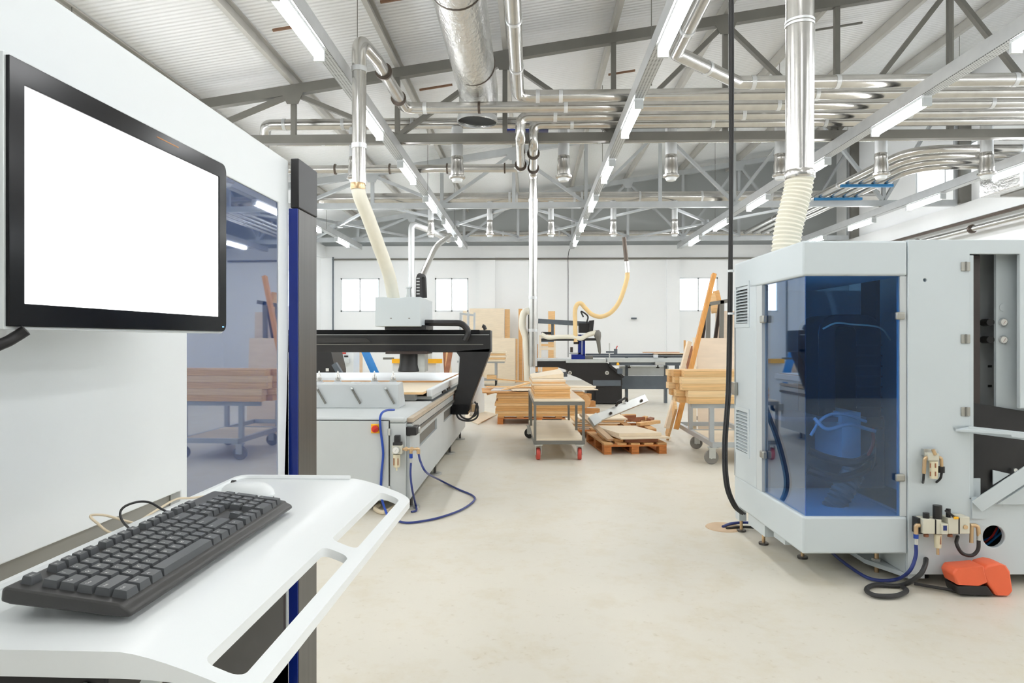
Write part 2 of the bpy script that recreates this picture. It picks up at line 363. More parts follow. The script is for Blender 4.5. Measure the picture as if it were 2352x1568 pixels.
# ================================================================= TRUSSES
XN = [-6.12, -4.21, -2.36, -.46, 1.44, 3.38, 5.30, 7.23, 9.15, 11.0]
CHZ = 5.05
for k, Y in enumerate((12, 18, 24)):
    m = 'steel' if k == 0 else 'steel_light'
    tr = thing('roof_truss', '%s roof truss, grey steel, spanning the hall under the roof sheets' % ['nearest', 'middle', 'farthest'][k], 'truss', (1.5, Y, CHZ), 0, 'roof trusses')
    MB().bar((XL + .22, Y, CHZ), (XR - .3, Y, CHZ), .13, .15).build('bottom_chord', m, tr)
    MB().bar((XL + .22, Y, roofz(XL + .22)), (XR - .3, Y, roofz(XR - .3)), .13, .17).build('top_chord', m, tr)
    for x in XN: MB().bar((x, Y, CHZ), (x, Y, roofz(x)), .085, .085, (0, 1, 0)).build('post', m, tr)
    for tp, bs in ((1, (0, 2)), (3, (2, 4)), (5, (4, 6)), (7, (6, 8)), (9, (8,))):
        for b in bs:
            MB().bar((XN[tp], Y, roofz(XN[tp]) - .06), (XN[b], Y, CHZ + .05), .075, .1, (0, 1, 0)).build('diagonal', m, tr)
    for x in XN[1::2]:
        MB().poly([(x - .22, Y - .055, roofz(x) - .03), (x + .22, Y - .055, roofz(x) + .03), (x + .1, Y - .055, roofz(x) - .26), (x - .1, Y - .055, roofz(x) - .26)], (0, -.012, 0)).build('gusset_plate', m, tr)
pl = ['over the console', 'over the nearest trunking lamps', 'over the standing pipe hose', 'beside the big foil duct', 'over the middle trunking', 'behind the hanging black cable', 'over the tall extraction pipe', 'over the grey machine door', 'over the outer trunking', 'at the side wall']
for i, x in enumerate(XN):
    z = roofz(x) + .09
    mb = MB()
    prof = [(x - .04, z), (x + .04, z), (x + .04, z + .03), (x - .025, z + .03), (x - .025, z + .19), (x + .04, z + .19), (x + .04, z + .215), (x - .04, z + .21)]
    mb.poly([(a, YF + .1, b) for a, b in prof], (0, YB - YF - .2, 0))
    tag(mb.build('roof_purlin', 'purlin'), 'long grey steel purlin under the roof sheets %s' % pl[i], 'purlin', 'roof purlins')
# horizontal wind bracing between the middle and far truss
for i, (x, x1) in enumerate(((-7.7, -4.21), (-4.21, -.46), (-.46, 3.38), (3.38, 7.23))):
    b = thing('wind_bracing', 'pale crossed steel bracing between the far trusses, %s cross from the router side' % NTH[i], 'bracing', ((x + x1) / 2, 21, CHZ), 0, 'crossed roof bracing')
    MB().bar((x, 18.1, CHZ + .08), (x1, 23.9, CHZ + .08), .07, .06).build('rod', 'steel_light', b)
    MB().bar((x1, 18.1, CHZ), (x, 23.9, CHZ), .07, .06).build('rod', 'steel_light', b)
    MB().cyl(((x + x1) / 2, 21, CHZ - .05), ((x + x1) / 2, 21, CHZ + .12), .12).build('centre_plate', 'steel_light', b)
for i, (x0, x1, Y) in enumerate(((-3.9, -3.35, 10.2), (-2.2, -1.6, 9.9), (-2.2, -1.55, 13.4), (1.6, 2.15, 14.2), (5.55, 7.0, 11.0), (5.6, 6.5, 13.6), (7.4, 8.9, 10.4), (7.4, 8.6, 12.9))):
    tag(MB().bar((x0, Y, roofz(x0) + .2), (x1, Y, roofz(x1) + .2), .035, .035).build('roof_tie', 'rust_bar' if i < 4 else 'steel'),
        'short %s tie bar under the roof sheets %s' % ('brown' if i < 4 else 'grey', ['over the console', 'beside the foil duct', 'behind the standing pipe hose', 'behind the middle trunking', 'above the grey pipes, longest one', 'above the grey pipes, behind the longest one', 'beside the outer trunking', 'behind the outer trunking'][i]), 'bar')
# ================================================================= LIGHTING ROWS
rows = [(-6.2, 'trunking row over the far router corner'), (-2.38, 'trunking row above the router'), (1.46, 'trunking row over the middle aisle'), (5.3, 'trunking row above the enclosed machine'), (9.14, 'outer trunking row by the side wall')]
proto = None
for X, nm in rows:
    t = thing('cable_trunking', 'long galvanised %s' % nm, 'trunking', (X, 8, 4.78), 0, 'cable trunking rows')
    mb = MB()
    prof = [(X - .08, 4.78), (X + .08, 4.78), (X + .08, 4.98), (X + .065, 4.98), (X + .065, 4.795), (X - .065, 4.795), (X - .065, 4.98), (X - .08, 4.98)]
    y0, y1 = -8.6, 24.6
    MB().box(X - .079, X + .079, y0, y1, 4.775, 4.785).build('perforated_base', 'perforated', t)
    MB().box(X - .08, X - .065, y0, y1, 4.786, 4.96).build('side_rail', 'galv_soft', t)
    MB().box(X + .065, X + .08, y0, y1, 4.786, 4.96).build('side_rail', 'galv_soft', t)
    for Y in (12, 18, 24):
        MB().box(X - .1, X + .1, Y - .03, Y + .03, 4.961, 4.975).build('bracket', 'steel', t)
    for q, Y in enumerate((5.5, 8.9, 15, 20.2)):
        MB().cyl((X + .1, Y, 4.8), (X + .1, Y, roofz(X) + .3), .006, n=6).build('hanger_rod', 'steel', t)
    vis = 0
    for k in range(-6, 5):
        Y = 9.3 + 3.06 * k
        lab = None
        if proto is None:
            L = thing('hanging_lamp', '', 'lamp', (X, Y, 4.66), 0, 'lamps under the trunking rows'); proto = L
            MB().box(X - .055, X + .055, Y - .02, Y + 1.4, 4.745, 4.774).build('housing', 'white_paint', L)
            MB().cyl((X, Y + .02, 4.69), (X, Y + 1.36, 4.69), .052, n=14).build('tube', 'lamp_tube', L)
            for y in (Y - .02, Y + 1.36): MB().box(X - .058, X + .058, y, y + .04, 4.635, 4.745).build('end_cap', 'grey_paint', L)
        else:
            L = copy_tree(proto); L.location = (X, Y, 4.66)
        L['label'] = 'lit tube lamp, %s, %s' % (nm, lamp_order(k))
# ================================================================= PIPES
def pipe(name, label, cat, pts, r, m='galv', fr=.2, collars=(), group=None, cr=1.08, cw=.03, cm='galv_soft', extra=None):
    p = fillet(pts, fr) if len(pts) > 2 else [Vector(q) for q in pts]
    b = Vector(p[0]); t = thing(name, label, cat, b, 0, group)
    MB().path(p, r, 18).build('tube', m, t)
    for c, d in collars:
        c = Vector(c); d = Vector(d).normalized(); MB().cyl(c - d * cw, c + d * cw, r * cr, n=18).build('collar', cm, t)
    if extra: extra(t)
    return t
PZ = 5.22
X_, Y_, Z_ = (1, 0, 0), (0, 1, 0), (0, 0, 1)
# bundle of five, nearest first
G = 'bundle of extraction pipes crossing under the trusses'
pipe('extraction_pipe', 'galvanised pipe, nearest of the crossing bundle, elbow beside the middle trunking', 'pipe', [(1.87, -1, PZ), (1.87, 8.9, PZ), (2.98, 9.95, PZ), (11, 9.95, PZ)], .092, fr=.16,
     collars=[((1.87, 8.2, PZ), Y_), ((3.2, 9.95, PZ), X_), ((4.4, 9.95, PZ), X_), ((6.9, 9.95, PZ), X_), ((8.35, 9.95, PZ), X_), ((2.4, 9.4, PZ), (1.1, 1.05, 0))], group=G)
pipe('extraction_pipe', 'galvanised pipe, second of the crossing bundle, elbow beside the foil duct', 'pipe', [(-.2, -1, PZ), (-.2, 10.42, PZ), (11, 10.42, PZ)], .092, fr=.22,
     collars=[((-.2, 7.9, PZ), Y_), ((-.2, 9.3, PZ), Y_), ((.1, 10.42, PZ), X_), ((.45, 10.42, PZ), X_), ((4.3, 10.42, PZ), X_), ((7.9, 10.42, PZ), X_), ((10.2, 10.42, PZ), X_)], group=G)
HX = -2.13
pipe('extraction_pipe', 'galvanised pipe with dark rings, dropping to the pale hose above the router', 'pipe', [(HX, 8.4, 3.42), (HX, 8.4, PZ), (-2.05, 9.0, PZ), (-2.02, 10.9, PZ), (11, 10.9, PZ)], .088, fr=.17,
     collars=[((-1.7, 10.9, PZ), X_), ((.55, 10.9, PZ), X_), ((3.9, 10.9, PZ), X_), ((7.2, 10.9, PZ), X_), ((HX, 8.4, 3.9), Z_), ((HX, 8.4, 4.85), Z_)], group=G,
     extra=lambda t: [MB().cyl((-2.04, y - .02, PZ), (-2.04, y + .02, PZ), .118, n=18).build('dark_ring', 'collar', t) for y in (9.4, 10.45)] + [MB().cyl((-.85, 10.9 - .0, PZ), (-.81, 10.9, PZ), .095, n=18).build('dark_ring', 'collar', t)])
pipe('extraction_pipe', 'galvanised pipe stepping down from the bundle to cross over the router', 'pipe', [(11, 11.36, PZ), (-.18, 11.36, PZ), (-.18, 11.4, 4.86), (-.2, 13.3, 4.86), (-.22, 14.2, 5.08), (-7.4, 14.2, 5.08)], .085, fr=.15,
     collars=[((.4, 11.36, PZ), X_), ((3.5, 11.36, PZ), X_), ((6.2, 11.36, PZ), X_)], group=G,
     extra=lambda t: [MB().cyl((x - .015, 14.2, 5.08), (x + .015, 14.2, 5.08), .11, n=18).build('dark_ring', 'collar', t) for x in (-4.1, -2.95, -1.75, -.55)] + [MB().cyl((-.2, y - .02, 4.86), (-.2, y + .02, 4.86), .115, n=18).build('dark_ring', 'collar', t) for y in (13.1,)])
pipe('extraction_pipe', 'galvanised pipe of the bundle, dropping tall to the floor by the saw', 'pipe', [(11, 11.78, PZ), (.04, 11.78, PZ), (.04, 11.8, 4.86), (.04, 13.7, 4.86), (.04, 13.72, .98)], .085, fr=.15,
     collars=[((.7, 11.78, PZ), X_), ((3.1, 11.78, PZ), X_), ((5.0, 11.78, PZ), X_), ((.04, 13.7, 4.3), Z_), ((.04, 13.7, 2.35), Z_), ((.04, 13.7, 1.7), Z_)], group=G,
     extra=lambda t: [MB().cyl((.04, y - .02, 4.86), (.04, y + .02, 4.86), .115, n=18).build('dark_ring', 'collar', t) for y in (12.3, 13.35)] + [MB().cyl((.03, 13.72, .02), (.03, 13.72, 1.02), .055).build('lower_pipe', 'white_paint', t)])
tag(MB().box(-.42, .3, 11.9, 12.1, 5.16, 5.185).build('pipe_support', 'blue'), 'dark blue bar lying on the nearest truss under the pipe drops', 'support')  # support bar below the pipe drops
# diffuser ducts
def diffuser(x, y, ztop, zb, r, lab, grp):
    t = thing('air_diffuser', lab, 'diffuser', (x, y, zb), 0, grp)
    MB().cyl((x, y, zb + .42), (x, y, ztop), r, n=18).build('drop_tube', 'galv_soft', t)
    MB().lathe((x, y, zb), Z_, [(r * 1.1, .0), (r * 1.45, .02), (r * 1.45, .05), (r * 1.15, .07), (r * 1.2, .2), (r * 1.02, .3), (r * 1.1, .34), (r * 1.1, .38), (r, .42)]).build('flared_nozzle', 'galv', t)
    MB().cyl((x, y, zb + .005), (x, y, zb - .05), r * 1.05, r * .8).build('outlet_cone', 'white_paint', t)
DY = 12.62
pipe('supply_duct', 'galvanised supply duct just behind the nearest truss, carrying the row of large diffusers', 'duct', [(-5.3, 13.4, 5.3), (-4.95, DY, 5.52), (11, DY, 5.52)], .1, fr=.2, collars=[((x, DY, 5.52), X_) for x in (-4.6, -3.5, -2.2, 0, 2, 4, 7.5)])
pipe('supply_duct', 'thin galvanised pipe behind the nearest truss, just above its bottom chord', 'pipe', [(-4.9, 13.05, 5.32), (11, 13.05, 5.32)], .075, collars=[((x, 13.05, 5.32), X_) for x in (-4, -1.9, 1.3, 3.8, 6, 9.6)])
dl = ['behind the hose pipe above the router', 'beside the foil duct mouth', 'between the tall pipe and the middle trunking', 'between the middle trunking and black cable', 'between the black cable and the large vertical pipe', 'over the grey machine front', 'nearest the outer trunking']
for i, x in enumerate((-3.28, -1.37, .6, 2.57, 4.56, 6.37, 8.26)):
    diffuser(x, DY, 5.44, 4.48, .105, 'large metal air diffuser hanging ' + dl[i], 'large air diffusers behind the nearest truss')
pipe('supply_duct', 'galvanised supply duct along the middle truss, carrying the small diffusers', 'duct', [(-6, 19, 5.47), (9.5, 19, 5.47)], .14, collars=[((x, 19, 5.47), X_) for x in (-4.4, -3, -2.8, -.6, -.4, 1.2, 1.4, 3, 4.7, 6.6)])
for i, x in enumerate((-2.8, -1.15, .55, 2.28, 3.97)):
    diffuser(x, 19, 5.35, 4.42, .08, 'small metal air diffuser under the middle truss duct, %s from the router side' % NTH[i], 'small air diffusers under the middle truss')
pipe('supply_duct', 'thin far supply pipe just before the far wall beam', 'pipe', [(-3.5, 24.4, 5.3), (8.5, 24.4, 5.3)], .1, collars=[((x, 24.4, 5.3), X_) for x in (-1, 1, 3, 5)])
# foil duct
DX = -.85
t = thing('foil_duct', 'big crinkled foil air duct overhead, its dark mouth pointing down', 'duct', (DX, 8, 4.6))
pts = fillet([(DX, -2, 5.69), (DX - .03, 11.5, 5.67), (DX - .06, 11.52, 5.19)], .3, 9)
MB().path(pts, .325, 28, cap=False).build('duct_body', 'foil', t)
for y in (7.95, 10.3): MB().path([(DX - .02, y - .012, 5.675), (DX - .02, y + .012, 5.675)], .331, 28).build('seam_band', 'collar', t)
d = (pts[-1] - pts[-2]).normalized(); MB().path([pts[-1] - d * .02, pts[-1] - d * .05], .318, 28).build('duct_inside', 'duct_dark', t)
MB().lathe((DX - .06, 11.52, 5.185), Z_, [(.328, 0), (.342, .0), (.342, .03), (.33, .09), (.322, .09), (.328, 0)], 28, cap=False).build('mouth_rim', 'galv_soft', t)
# vertical big pipe to the enclosed machine
t = thing('extraction_pipe', 'large galvanised vertical pipe over the enclosed machine', 'pipe', W(1837, 400, 4.7))
a, b = W(1837, -260, 4.7), W(1837, 402, 4.7)
MB().cyl(a, b, .093, n=24).build('tube', 'galv', t)
for py in (52, 60): c = W(1837, py, 4.7); MB().cyl(c - Vector((0, 0, .008)), c + Vector((0, 0, .008)), .098, n=24).build('seam_ring', 'galv_soft', t)
MB().lathe(b - Vector((0, 0, .03)), Z_, [(.094, -.0), (.101, .01), (.101, .05), (.094, .06)], 24).build('collar', 'galv', t)
tag(MB().hose([W(1836, 408, 4.7), W(1832, 440, 4.7), W(1822, 480, 4.7), W(1810, 530, 4.7), W(1804, 585, 4.7), W(1803, 605, 4.72)], .092, .028, .05, 22).build('flexible_hose', 'pale_hose'),
    'cream ribbed flexible hose from the large vertical pipe into the enclosed machine', 'hose')
# pale hose above the router
tag(MB().tube([W(822, 432, 8.42), W(828, 455, 8.45), W(846, 500, 8.6), W(868, 560, 8.85), W(893, 630, 9.2), W(905, 690, 9.45)], .086, 16).build('flexible_hose', 'pale_hose'),
    'pale flexible hose hanging from the drop pipe to the router head', 'hose')
tag(MB().lathe(W(822, 432, 8.42), Z_, [(.088, -.02), (.092, .0), (.092, .05), (.088, .06)], 18).build('hose_clamp', 'brass'), 'brass coloured clamp where the pale hose leaves the drop pipe', 'clamp')
# pipes beside the far side of the hall that bend
for i, x in enumerate((7.4, 7.7, 8.0, 8.3)):
    yb = 13.5 + i * .45
    pipe('return_pipe', 'silver pipe bending along the hall near the side wall, %s of the four' % NTH[i], 'pipe', [(x, 23.8, 5.22), (x, yb, 5.22), (11, yb, 5.22)], .075, fr=.7,
         collars=[((x, y, 5.22), Y_) for y in (16.6, 18.8, 21)] + [((9.5 + .3 * i, yb, 5.22), X_)], group='four bending silver pipes')
for y, w_ in ((16.2, 'nearer'), (17.7, 'farther')): tag(MB().box(7.25, 8.45, y - .04, y + .04, 5.08, 5.14).build('pipe_support', 'blue_bar'), 'blue bar carrying the bending silver pipes, %s one' % w_, 'support', 'blue pipe support bars')  # support bars that the pipes rest on, not hung
t = thing('air_handler', 'boxy silver duct unit near the side wall roof', 'duct', (10.2, 14.4, 4.52))
MB().box(9.6, 11.0, 13.6, 14.9, 4.55, 5.0).build('duct_box', 'foil', t, bevel=.01); MB().box(9.55, 11.0, 13.55, 13.62, 4.5, 5.05).build('flange', 'galv_soft', t)
MB().box(9.9, 10.9, 13.8, 14.7, 4.53, 4.56).build('grille', 'steel', t)
# far router hoses
t = thing('extraction_pipe', 'thin white pipe standing above the far router head, elbow on top', 'pipe', R(945, 640, 20))
MB().path(fillet([Vector((R(945, 640, 19).x, 19, .02)), R(945, 640, 19), R(945, 514, 19), R(990, 530, 19.8), R(1030, 552, 21)], .15), .085).build('tube', 'galv_soft', t)
tag(MB().tube([R(967, 640, 9.5), R(985, 600, 10.3), R(1003, 565, 11.2), R(1030, 545, 12.4)], .045).build('flexible_hose', 'galv'), 'silver hose rising from the cable chain on the router head', 'hose')
# black cable drop
t = thing('hanging_cable', 'bundle of black cables hanging from the roof to the enclosed machine', 'cable', W(1668, 1140, 5.0))
for dx, r in ((0, .010), (.016, .008), (-.012, .006)):
    MB().tube([W(1678, -160, 5.3) + Vector((dx, 0, 0)), W(1679, 200, 5.3) + Vector((dx, 0, 0)), W(1678, 500, 5.3) + Vector((dx * .7, 0, 0)), W(1676, 750, 5.3) + Vector((dx, .01, 0)), W(1672, 900, 5.25) + Vector((dx, 0, 0)), W(1664, 1020, 5.1) + Vector((dx, 0, 0)), W(1668, 1110, 5.0) + Vector((dx, 0, 0)), W(1686, 1160, 5.0) + Vector((dx, 0, 0)), W(1706, 1180, 5.02) + Vector((dx, 0, 0))], r).build('cable', 'rubber', t)
for py in (622, 720, 905): c = W(1679 if py < 800 else 1673, py, 5.28); MB().cyl(c - Vector((0, 0, .008)), c + Vector((0, 0, .008)), .024, n=12).build('cable_tie', 'white_paint', t)
tag(MB().tube([R(1320, 560, 24.6), R(1306, 580, 25.2), R(1305, 640, 25.3), R(1305, 820, 25.3)], .012, 6).build('hanging_cable', 'rubber'), 'thin dark cable running down the far wall below the middle trunking', 'cable')
tag(MB().bar(R(1450, 731, 25.5), R(1462, 731, 25.5), .1, .06).build('wall_socket', 'saw_grey'), 'small dark socket on the far wall behind the saw', 'socket')
# ================================================================= CONSOLE AT THE VIEWER'S SIDE
LF = CAM @ T(-.802, 2.45, 0) @ RZ(-2.96)
cab = thing('machine_cabinet', 'tall white machine cabinet with dark blue glossy panel, behind the monitor', 'machine', C(-.95, 2.0), TH)
ya, yb, TZ = -.69, -.09, 2.142
def q(y0, y1, z0, z1, x=-.03): return [(x, y0, z0), (x, y1, z0), (x, y1, z1), (x, y0, z1)]
MB(LF).poly(q(-2.7, 0, .0, TZ), (.03, 0, 0), [q(ya, yb, .94, 1.976), q(ya, -.004, .43, .9), q(-2.6, -.72, .1, 1.118)]).build('front_skin', 'white_paint', cab, bevel=.003)
MB(LF).box(-.9, -.06, -2.7, 0, 0, TZ).build('body', 'white_paint', cab)
MB(LF).box(-.058, -.004, ya + .001, yb - .001, .941, 1.975).build('blue_panel', 'blue_panel', cab, label='dark blue glossy see-through panel')
MB(LF).box(-.058, -.008, ya + .001, -.005, .431, .899).build('lower_panel', 'dark_brown', cab, label='dark brown lower panel')
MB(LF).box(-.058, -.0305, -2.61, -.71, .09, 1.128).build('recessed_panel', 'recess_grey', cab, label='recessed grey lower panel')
col = thing('door_post', 'dark brushed metal column with a blue front strip and black cap at the cabinet edge', 'column', LF @ Vector((.022, .1, 0)), TH)
MB(LF).box(.001, .036, .006, .195, .0, 1.972).build('post', 'dark_steel', col, bevel=.002)
MB(LF).box(.001, .0335, -.001, .005, .0, 1.972).build('edge_strip', 'blue', col, label='deep blue strip')
MB(LF).box(.007, .038, -.002, .197, 1.974, 2.152).build('cap', 'black', col, bevel=.004)
# ---- monitor
MF = CAM @ T(-.6655, .93, 0) @ RZ(-4.56)
mon = thing('monitor', 'black framed monitor with blank white screen and silver rim', 'monitor', MF @ Vector((-.03, .26, 1.52)), TH)
sw, z0, z1 = .523, 1.5498, 1.847
def yz(l, x): return [(x, a, b) for a, b in l]
o_in = rrect(-.0262, sw + .030, 1.5185, 1.8785, .017); o_out = rrect(-.030, sw + .034, 1.5145, 1.8825, .02)
o_in = [p for p in o_in if p[0] > .2] ; o_in = o_in[:6] + [(-.0262, 1.8785), (-.0262, 1.5185)] + o_in[6:]
o_out = [p for p in o_out if p[0] > .2]; o_out = o_out[:6] + [(-.030, 1.8825), (-.030, 1.5145)] + o_out[6:]
MB(MF).poly(yz(o_in, -.006), (.008, 0, 0), [yz([(0, z0), (sw, z0), (sw, z1), (0, z1)], -.006)]).build('bezel', 'black_gloss', mon, bevel=.0012)
MB(MF).poly(yz(o_out, -.046), (.043, 0, 0)).build('back_shell', 'monitor_silver', mon, bevel=.004)
MB(MF).box(-.004, -.001, 0, sw, z0, z1).build('screen', 'screen', mon, label='glowing blank white screen')
MB(MF).bar((.0022, .300, 1.866), (.0022, .369, 1.866), .0008, .0014).build('bezel_line', 'orange_line', mon, label='thin orange line')  # thin raised orange strip on the top bezel
MB(MF).box(.0018, .0026, .535, .541, 1.5275, 1.5295).build('power_light', 'led_blue', mon, label='tiny blue light')
MB(MF).box(-.085, -.046, .17, .35, 1.6, 1.8).build('mount_plate', 'grey_paint', mon, bevel=.004)
MB(MF).cyl((-.083, .26, 1.7), (-.235, .26, 1.7), .022).build('mount_arm', 'black', mon)
tag(MB().tube([W(60, 758, .925), W(38, 772, .92), W(8, 788, .91), W(-40, 800, .9), W(-110, 770, .9), W(-140, 700, .9)], .0075, 12).build('hanging_cable', 'black'), 'thick black cable curling below the monitor corner', 'cable')
# ---- keyboard tray
TF = CAM @ T(-.578, 1.42, 0) @ RZ(-2.4)
tray = thing('keyboard_tray', 'white moulded keyboard tray with slotted grab handle', 'tray', TF @ Vector((.18, -.4, 1.15)), TH)
def tray_mesh():
    bm = bmesh.new()
    outer = rrect(0, .369, -.775, .022, .03, 6)
    outer = [p for p in outer]
    holes = [rrect(.313, .352, -.352, -.022, .013), rrect(.313, .352, -.754, -.388, .013)]
    loops = [[Vector((a, b, 0)) for a, b in l] for l in [outer] + holes]; flat = [p for l in loops for p in l]
    V = [bm.verts.new(p) for p in flat]
    for t in tessellate_polygon(loops): bm.faces.new([V[i] for i in t])
    for x in (.245, .26, .275, .29, .31, .33, .355):
        bmesh.ops.bisect_plane(bm, geom=bm.verts[:] + bm.edges[:] + bm.faces[:], plane_co=(x, 0, 0), plane_no=(1, 0, 0))
    top = bm.faces[:]
    ext = bmesh.ops.extrude_face_region(bm, geom=top)
    low = [e for e in ext['geom'] if isinstance(e, bmesh.types.BMVert)]
    ls = set(low)
    for v in bm.verts:
        z = 1.21 - (.042 * ((v.co.x - .245) / .129) ** 1.35 if v.co.x > .245 else 0)
        if v in ls: z -= .025 if v.co.x < .25 else max(.013, .025 - .2 * (v.co.x - .25))
        v.co.z = z
    m = MB(TF); m.bm.free(); m.bm = bm; return m
tray_mesh().build('tray_top', 'tray_white', tray, bevel=.005, seg=3, ang=50)
MB(TF).path(fillet([(.006, -.745, 1.212), (.006, .014, 1.212), (.24, .014, 1.212)], .028), .006, 8).build('raised_rim', 'tray_white', tray)
MB(TF).box(.04, .22, -.755, -.3, 1.02, 1.18).build('under_box', 'black', tray, bevel=.003, label='dark box under the tray')
for x in (.052, .104, .2): MB(TF).ball((x, -.758, 1.163), (.0085, .006, .0085)).build('bolt_cap', 'tray_white', tray, label='round white bolt cap')
MB(TF).bar((.215, -.748, 1.10), (.268, -.748, 1.181), .012, .016).build('brace', 'grey_paint', tray)
MB(TF).bar((.224, -.735, 1.181), (.224, -.3, 1.181), .09, .012).build('under_rail', 'dark_brown', tray)
MB(TF).box(-.3, .06, -.52, -.36, 1.02, 1.07).build('support_arm', 'black', tray)
# ---- keyboard
KF = CAM @ T(-.528, .702, 1.2295) @ RZ(-2.5) @ RYm(5.6)
kb = thing('keyboard', 'black full-size keyboard lying on the white tray', 'keyboard', KF @ Vector((.07, .22, 0)), TH)
U = .0188; KA = .012
prof = [(0, .002), (0, .014), (.004, .017), (.128, .0135), (.131, .0105), (.138, .0085), (.141, .005), (.139, .001), (.13, 0), (.01, 0)]
m = MB(KF)
m.rings([[Vector((b * (1 if 0 < i < 3 else .97) + (0 if 0 < i < 3 else .0022), a, z)) for b, z in prof] for i, a in enumerate((0, .004, .448, .452))])
m.build('case', 'key_base', kb, bevel=.002)
MB(KF).box(.003, .02, .03, .05, -.012, .001).build('foot', 'black', kb); MB(KF).box(.003, .02, .4, .42, -.012, .001).build('foot', 'black', kb)
GL = {}
def glyph(s):
    if s not in GL:
        cu = bpy.data.curves.new('g', 'FONT'); cu.body = s; cu.size = 1; cu.resolution_u = 1; o = bpy.data.objects.new('g', cu)
        me = bpy.data.meshes.new_from_object(o)
        GL[s] = ([v.co.copy() for v in me.vertices], [tuple(p.vertices) for p in me.polygons])
        bpy.data.objects.remove(o); bpy.data.curves.remove(cu); bpy.data.meshes.remove(me)
    return GL[s]
def key(u, b0, w, txt, h=1., db=.019, lift=0.):
    m = MB(KF); g = .0007; a0, a1 = KA + u * U + g, KA + (u + w) * U - g; c0, c1 = b0 + g, b0 + db * h - g
    zb = .0165 - .0035 * (b0 / .128); zt = zb + .0085 + lift; i = .0022
    P = [(c0, a0, zb - .003), (c1, a0, zb - .003), (c1, a1, zb - .003), (c0, a1, zb - .003), (c0 + i * .6, a0 + i, zt), (c1 - i * 1.4, a0 + i, zt - .0006), (c1 - i * 1.4, a1 - i, zt - .0006), (c0 + i * .6, a1 - i, zt)]
    m.hexa(P)
    if txt:
        V, Fc = glyph(txt); s = .0062 if len(txt) == 1 else .0042
        xs = [v.x for v in V]; vv = []
        ox, oy = a0 + i + .0018, c0 + i + .0064
        for v in V: vv.append(m.bm.verts.new((oy - v.y * s, ox + v.x * s, zt + .0002)))
        for f in Fc: m._f([vv[k] for k in f], 1)
    m.build('key', ['key_grey', 'legend'], kb, smooth=False)
fb = .010
for u, t in [(0, 'Esc')] + [(2 + k, 'F%d' % (k + 1)) for k in range(4)] + [(6.5 + k, 'F%d' % (k + 5)) for k in range(4)] + [(11 + k, 'F%d' % (k + 9)) for k in range(4)] + [(15.25, 'Prt'), (16.25, 'Scr'), (17.25, 'Brk')]: key(u, fb, 1, t, db=.015)
R0 = .033
def row(r, items):
    u = 0
    for t, w in items:
        if t is not None: key(u, R0 + r * .019, w, t)
        u += w
row(0, [(c, 1) for c in '`1234567890-='] + [('Bksp', 2), (None, .25), ('Ins', 1), ('Hm', 1), ('PU', 1), (None, .25), ('Num', 1), ('/', 1), ('*', 1), ('-', 1)])
row(1, [('Tab', 1.5)] + [(c, 1) for c in 'QWERTYUIOP[]'] + [('\\', 1.5), (None, .25), ('Del', 1), ('End', 1), ('PD', 1), (None, .25), ('7', 1), ('8', 1), ('9', 1)])
row(2, [('Caps', 1.75)] + [(c, 1) for c in "ASDFGHJKL;'"] + [('Enter', 2.25), (None, 3.5), ('4', 1), ('5', 1), ('6', 1)])
row(3, [('Shift', 2.25)] + [(c, 1) for c in 'ZXCVBNM,./'] + [('Shift', 2.75), (None, 1.25), ('^', 1), (None, 1.25), ('1', 1), ('2', 1), ('3', 1)])
row(4, [('Ctrl', 1.25), ('Win', 1.25), ('Alt', 1.25), ('', 6.25), ('Alt', 1.25), ('Win', 1.25), ('Fn', 1.25), ('Ctrl', 1.25), (None, .25), ('<', 1), ('v', 1), ('>', 1), (None, .25), ('0', 2), ('.', 1)])
key(21.5, R0 + .019, 1, '+', h=2); key(21.5, R0 + .057, 1, 'Ent', h=2)
# ---- mouse and cables
mc = W(570, 1146, 1.236); ms = thing('computer_mouse', 'white computer mouse beyond the far end of the keyboard', 'mouse', (mc.x, mc.y, 1.2105), TH)
bm_ = MB(); c0 = Vector((mc.x, mc.y, 1.213)); RM = RZ(78)
def mring(s, h): return [c0 + RM @ Vector((.029 * s * math.cos(2 * PI * k / 24) * (1 + .12 * math.sin(2 * PI * k / 24)), .052 * s * math.sin(2 * PI * k / 24), h)) for k in range(24)]
bm_.rings([mring(s, h) for s, h in ((.95, .0055), (1, .010), (.97, .017), (.86, .0235), (.66, .0285), (.36, .031), (.08, .0318))]).build('shell', 'tray_white', ms)
MB().rings([mring(s, h) for s, h in ((.9, -.002), (.98, .0), (.97, .0054))]).build('skirt', 'black', ms)
wc = c0 + RM @ Vector((0, .03, .0255)); MB().cyl(wc - Vector((.003, 0, 0)), wc + Vector((.003, 0, 0)), .007).build('scroll_wheel', 'rubber', ms)
tag(MB().tube([W(520, 1131, 1.27), W(480, 1138, 1.26), W(440, 1143, 1.2), W(405, 1146, 1.17), W(370, 1165, 1.13), W(330, 1190, 1.09), W(295, 1216, 1.05), W(255, 1223, 1.03), W(222, 1200, 1.02), W(208, 1184, 1.02), W(240, 1183, 1.03), W(285, 1195, 1.05), W(330, 1207, 1.08), W(355, 1216, 1.0)], .0019, 8, 10).build('mouse_cable', 'cream_cable'), 'thin cream cable looping behind the keyboard from the mouse', 'cable')
tag(MB().tube([W(392, 1179, 1.06), W(370, 1168, 1.07), W(345, 1154, 1.07), W(318, 1152, 1.06), W(288, 1162, 1.04), W(276, 1178, 1.03), W(284, 1200, 1.02), W(312, 1226, .985)], .0018, 8, 10).build('keyboard_cable', 'black'), 'thin black cable looping out of the back of the keyboard', 'cable')
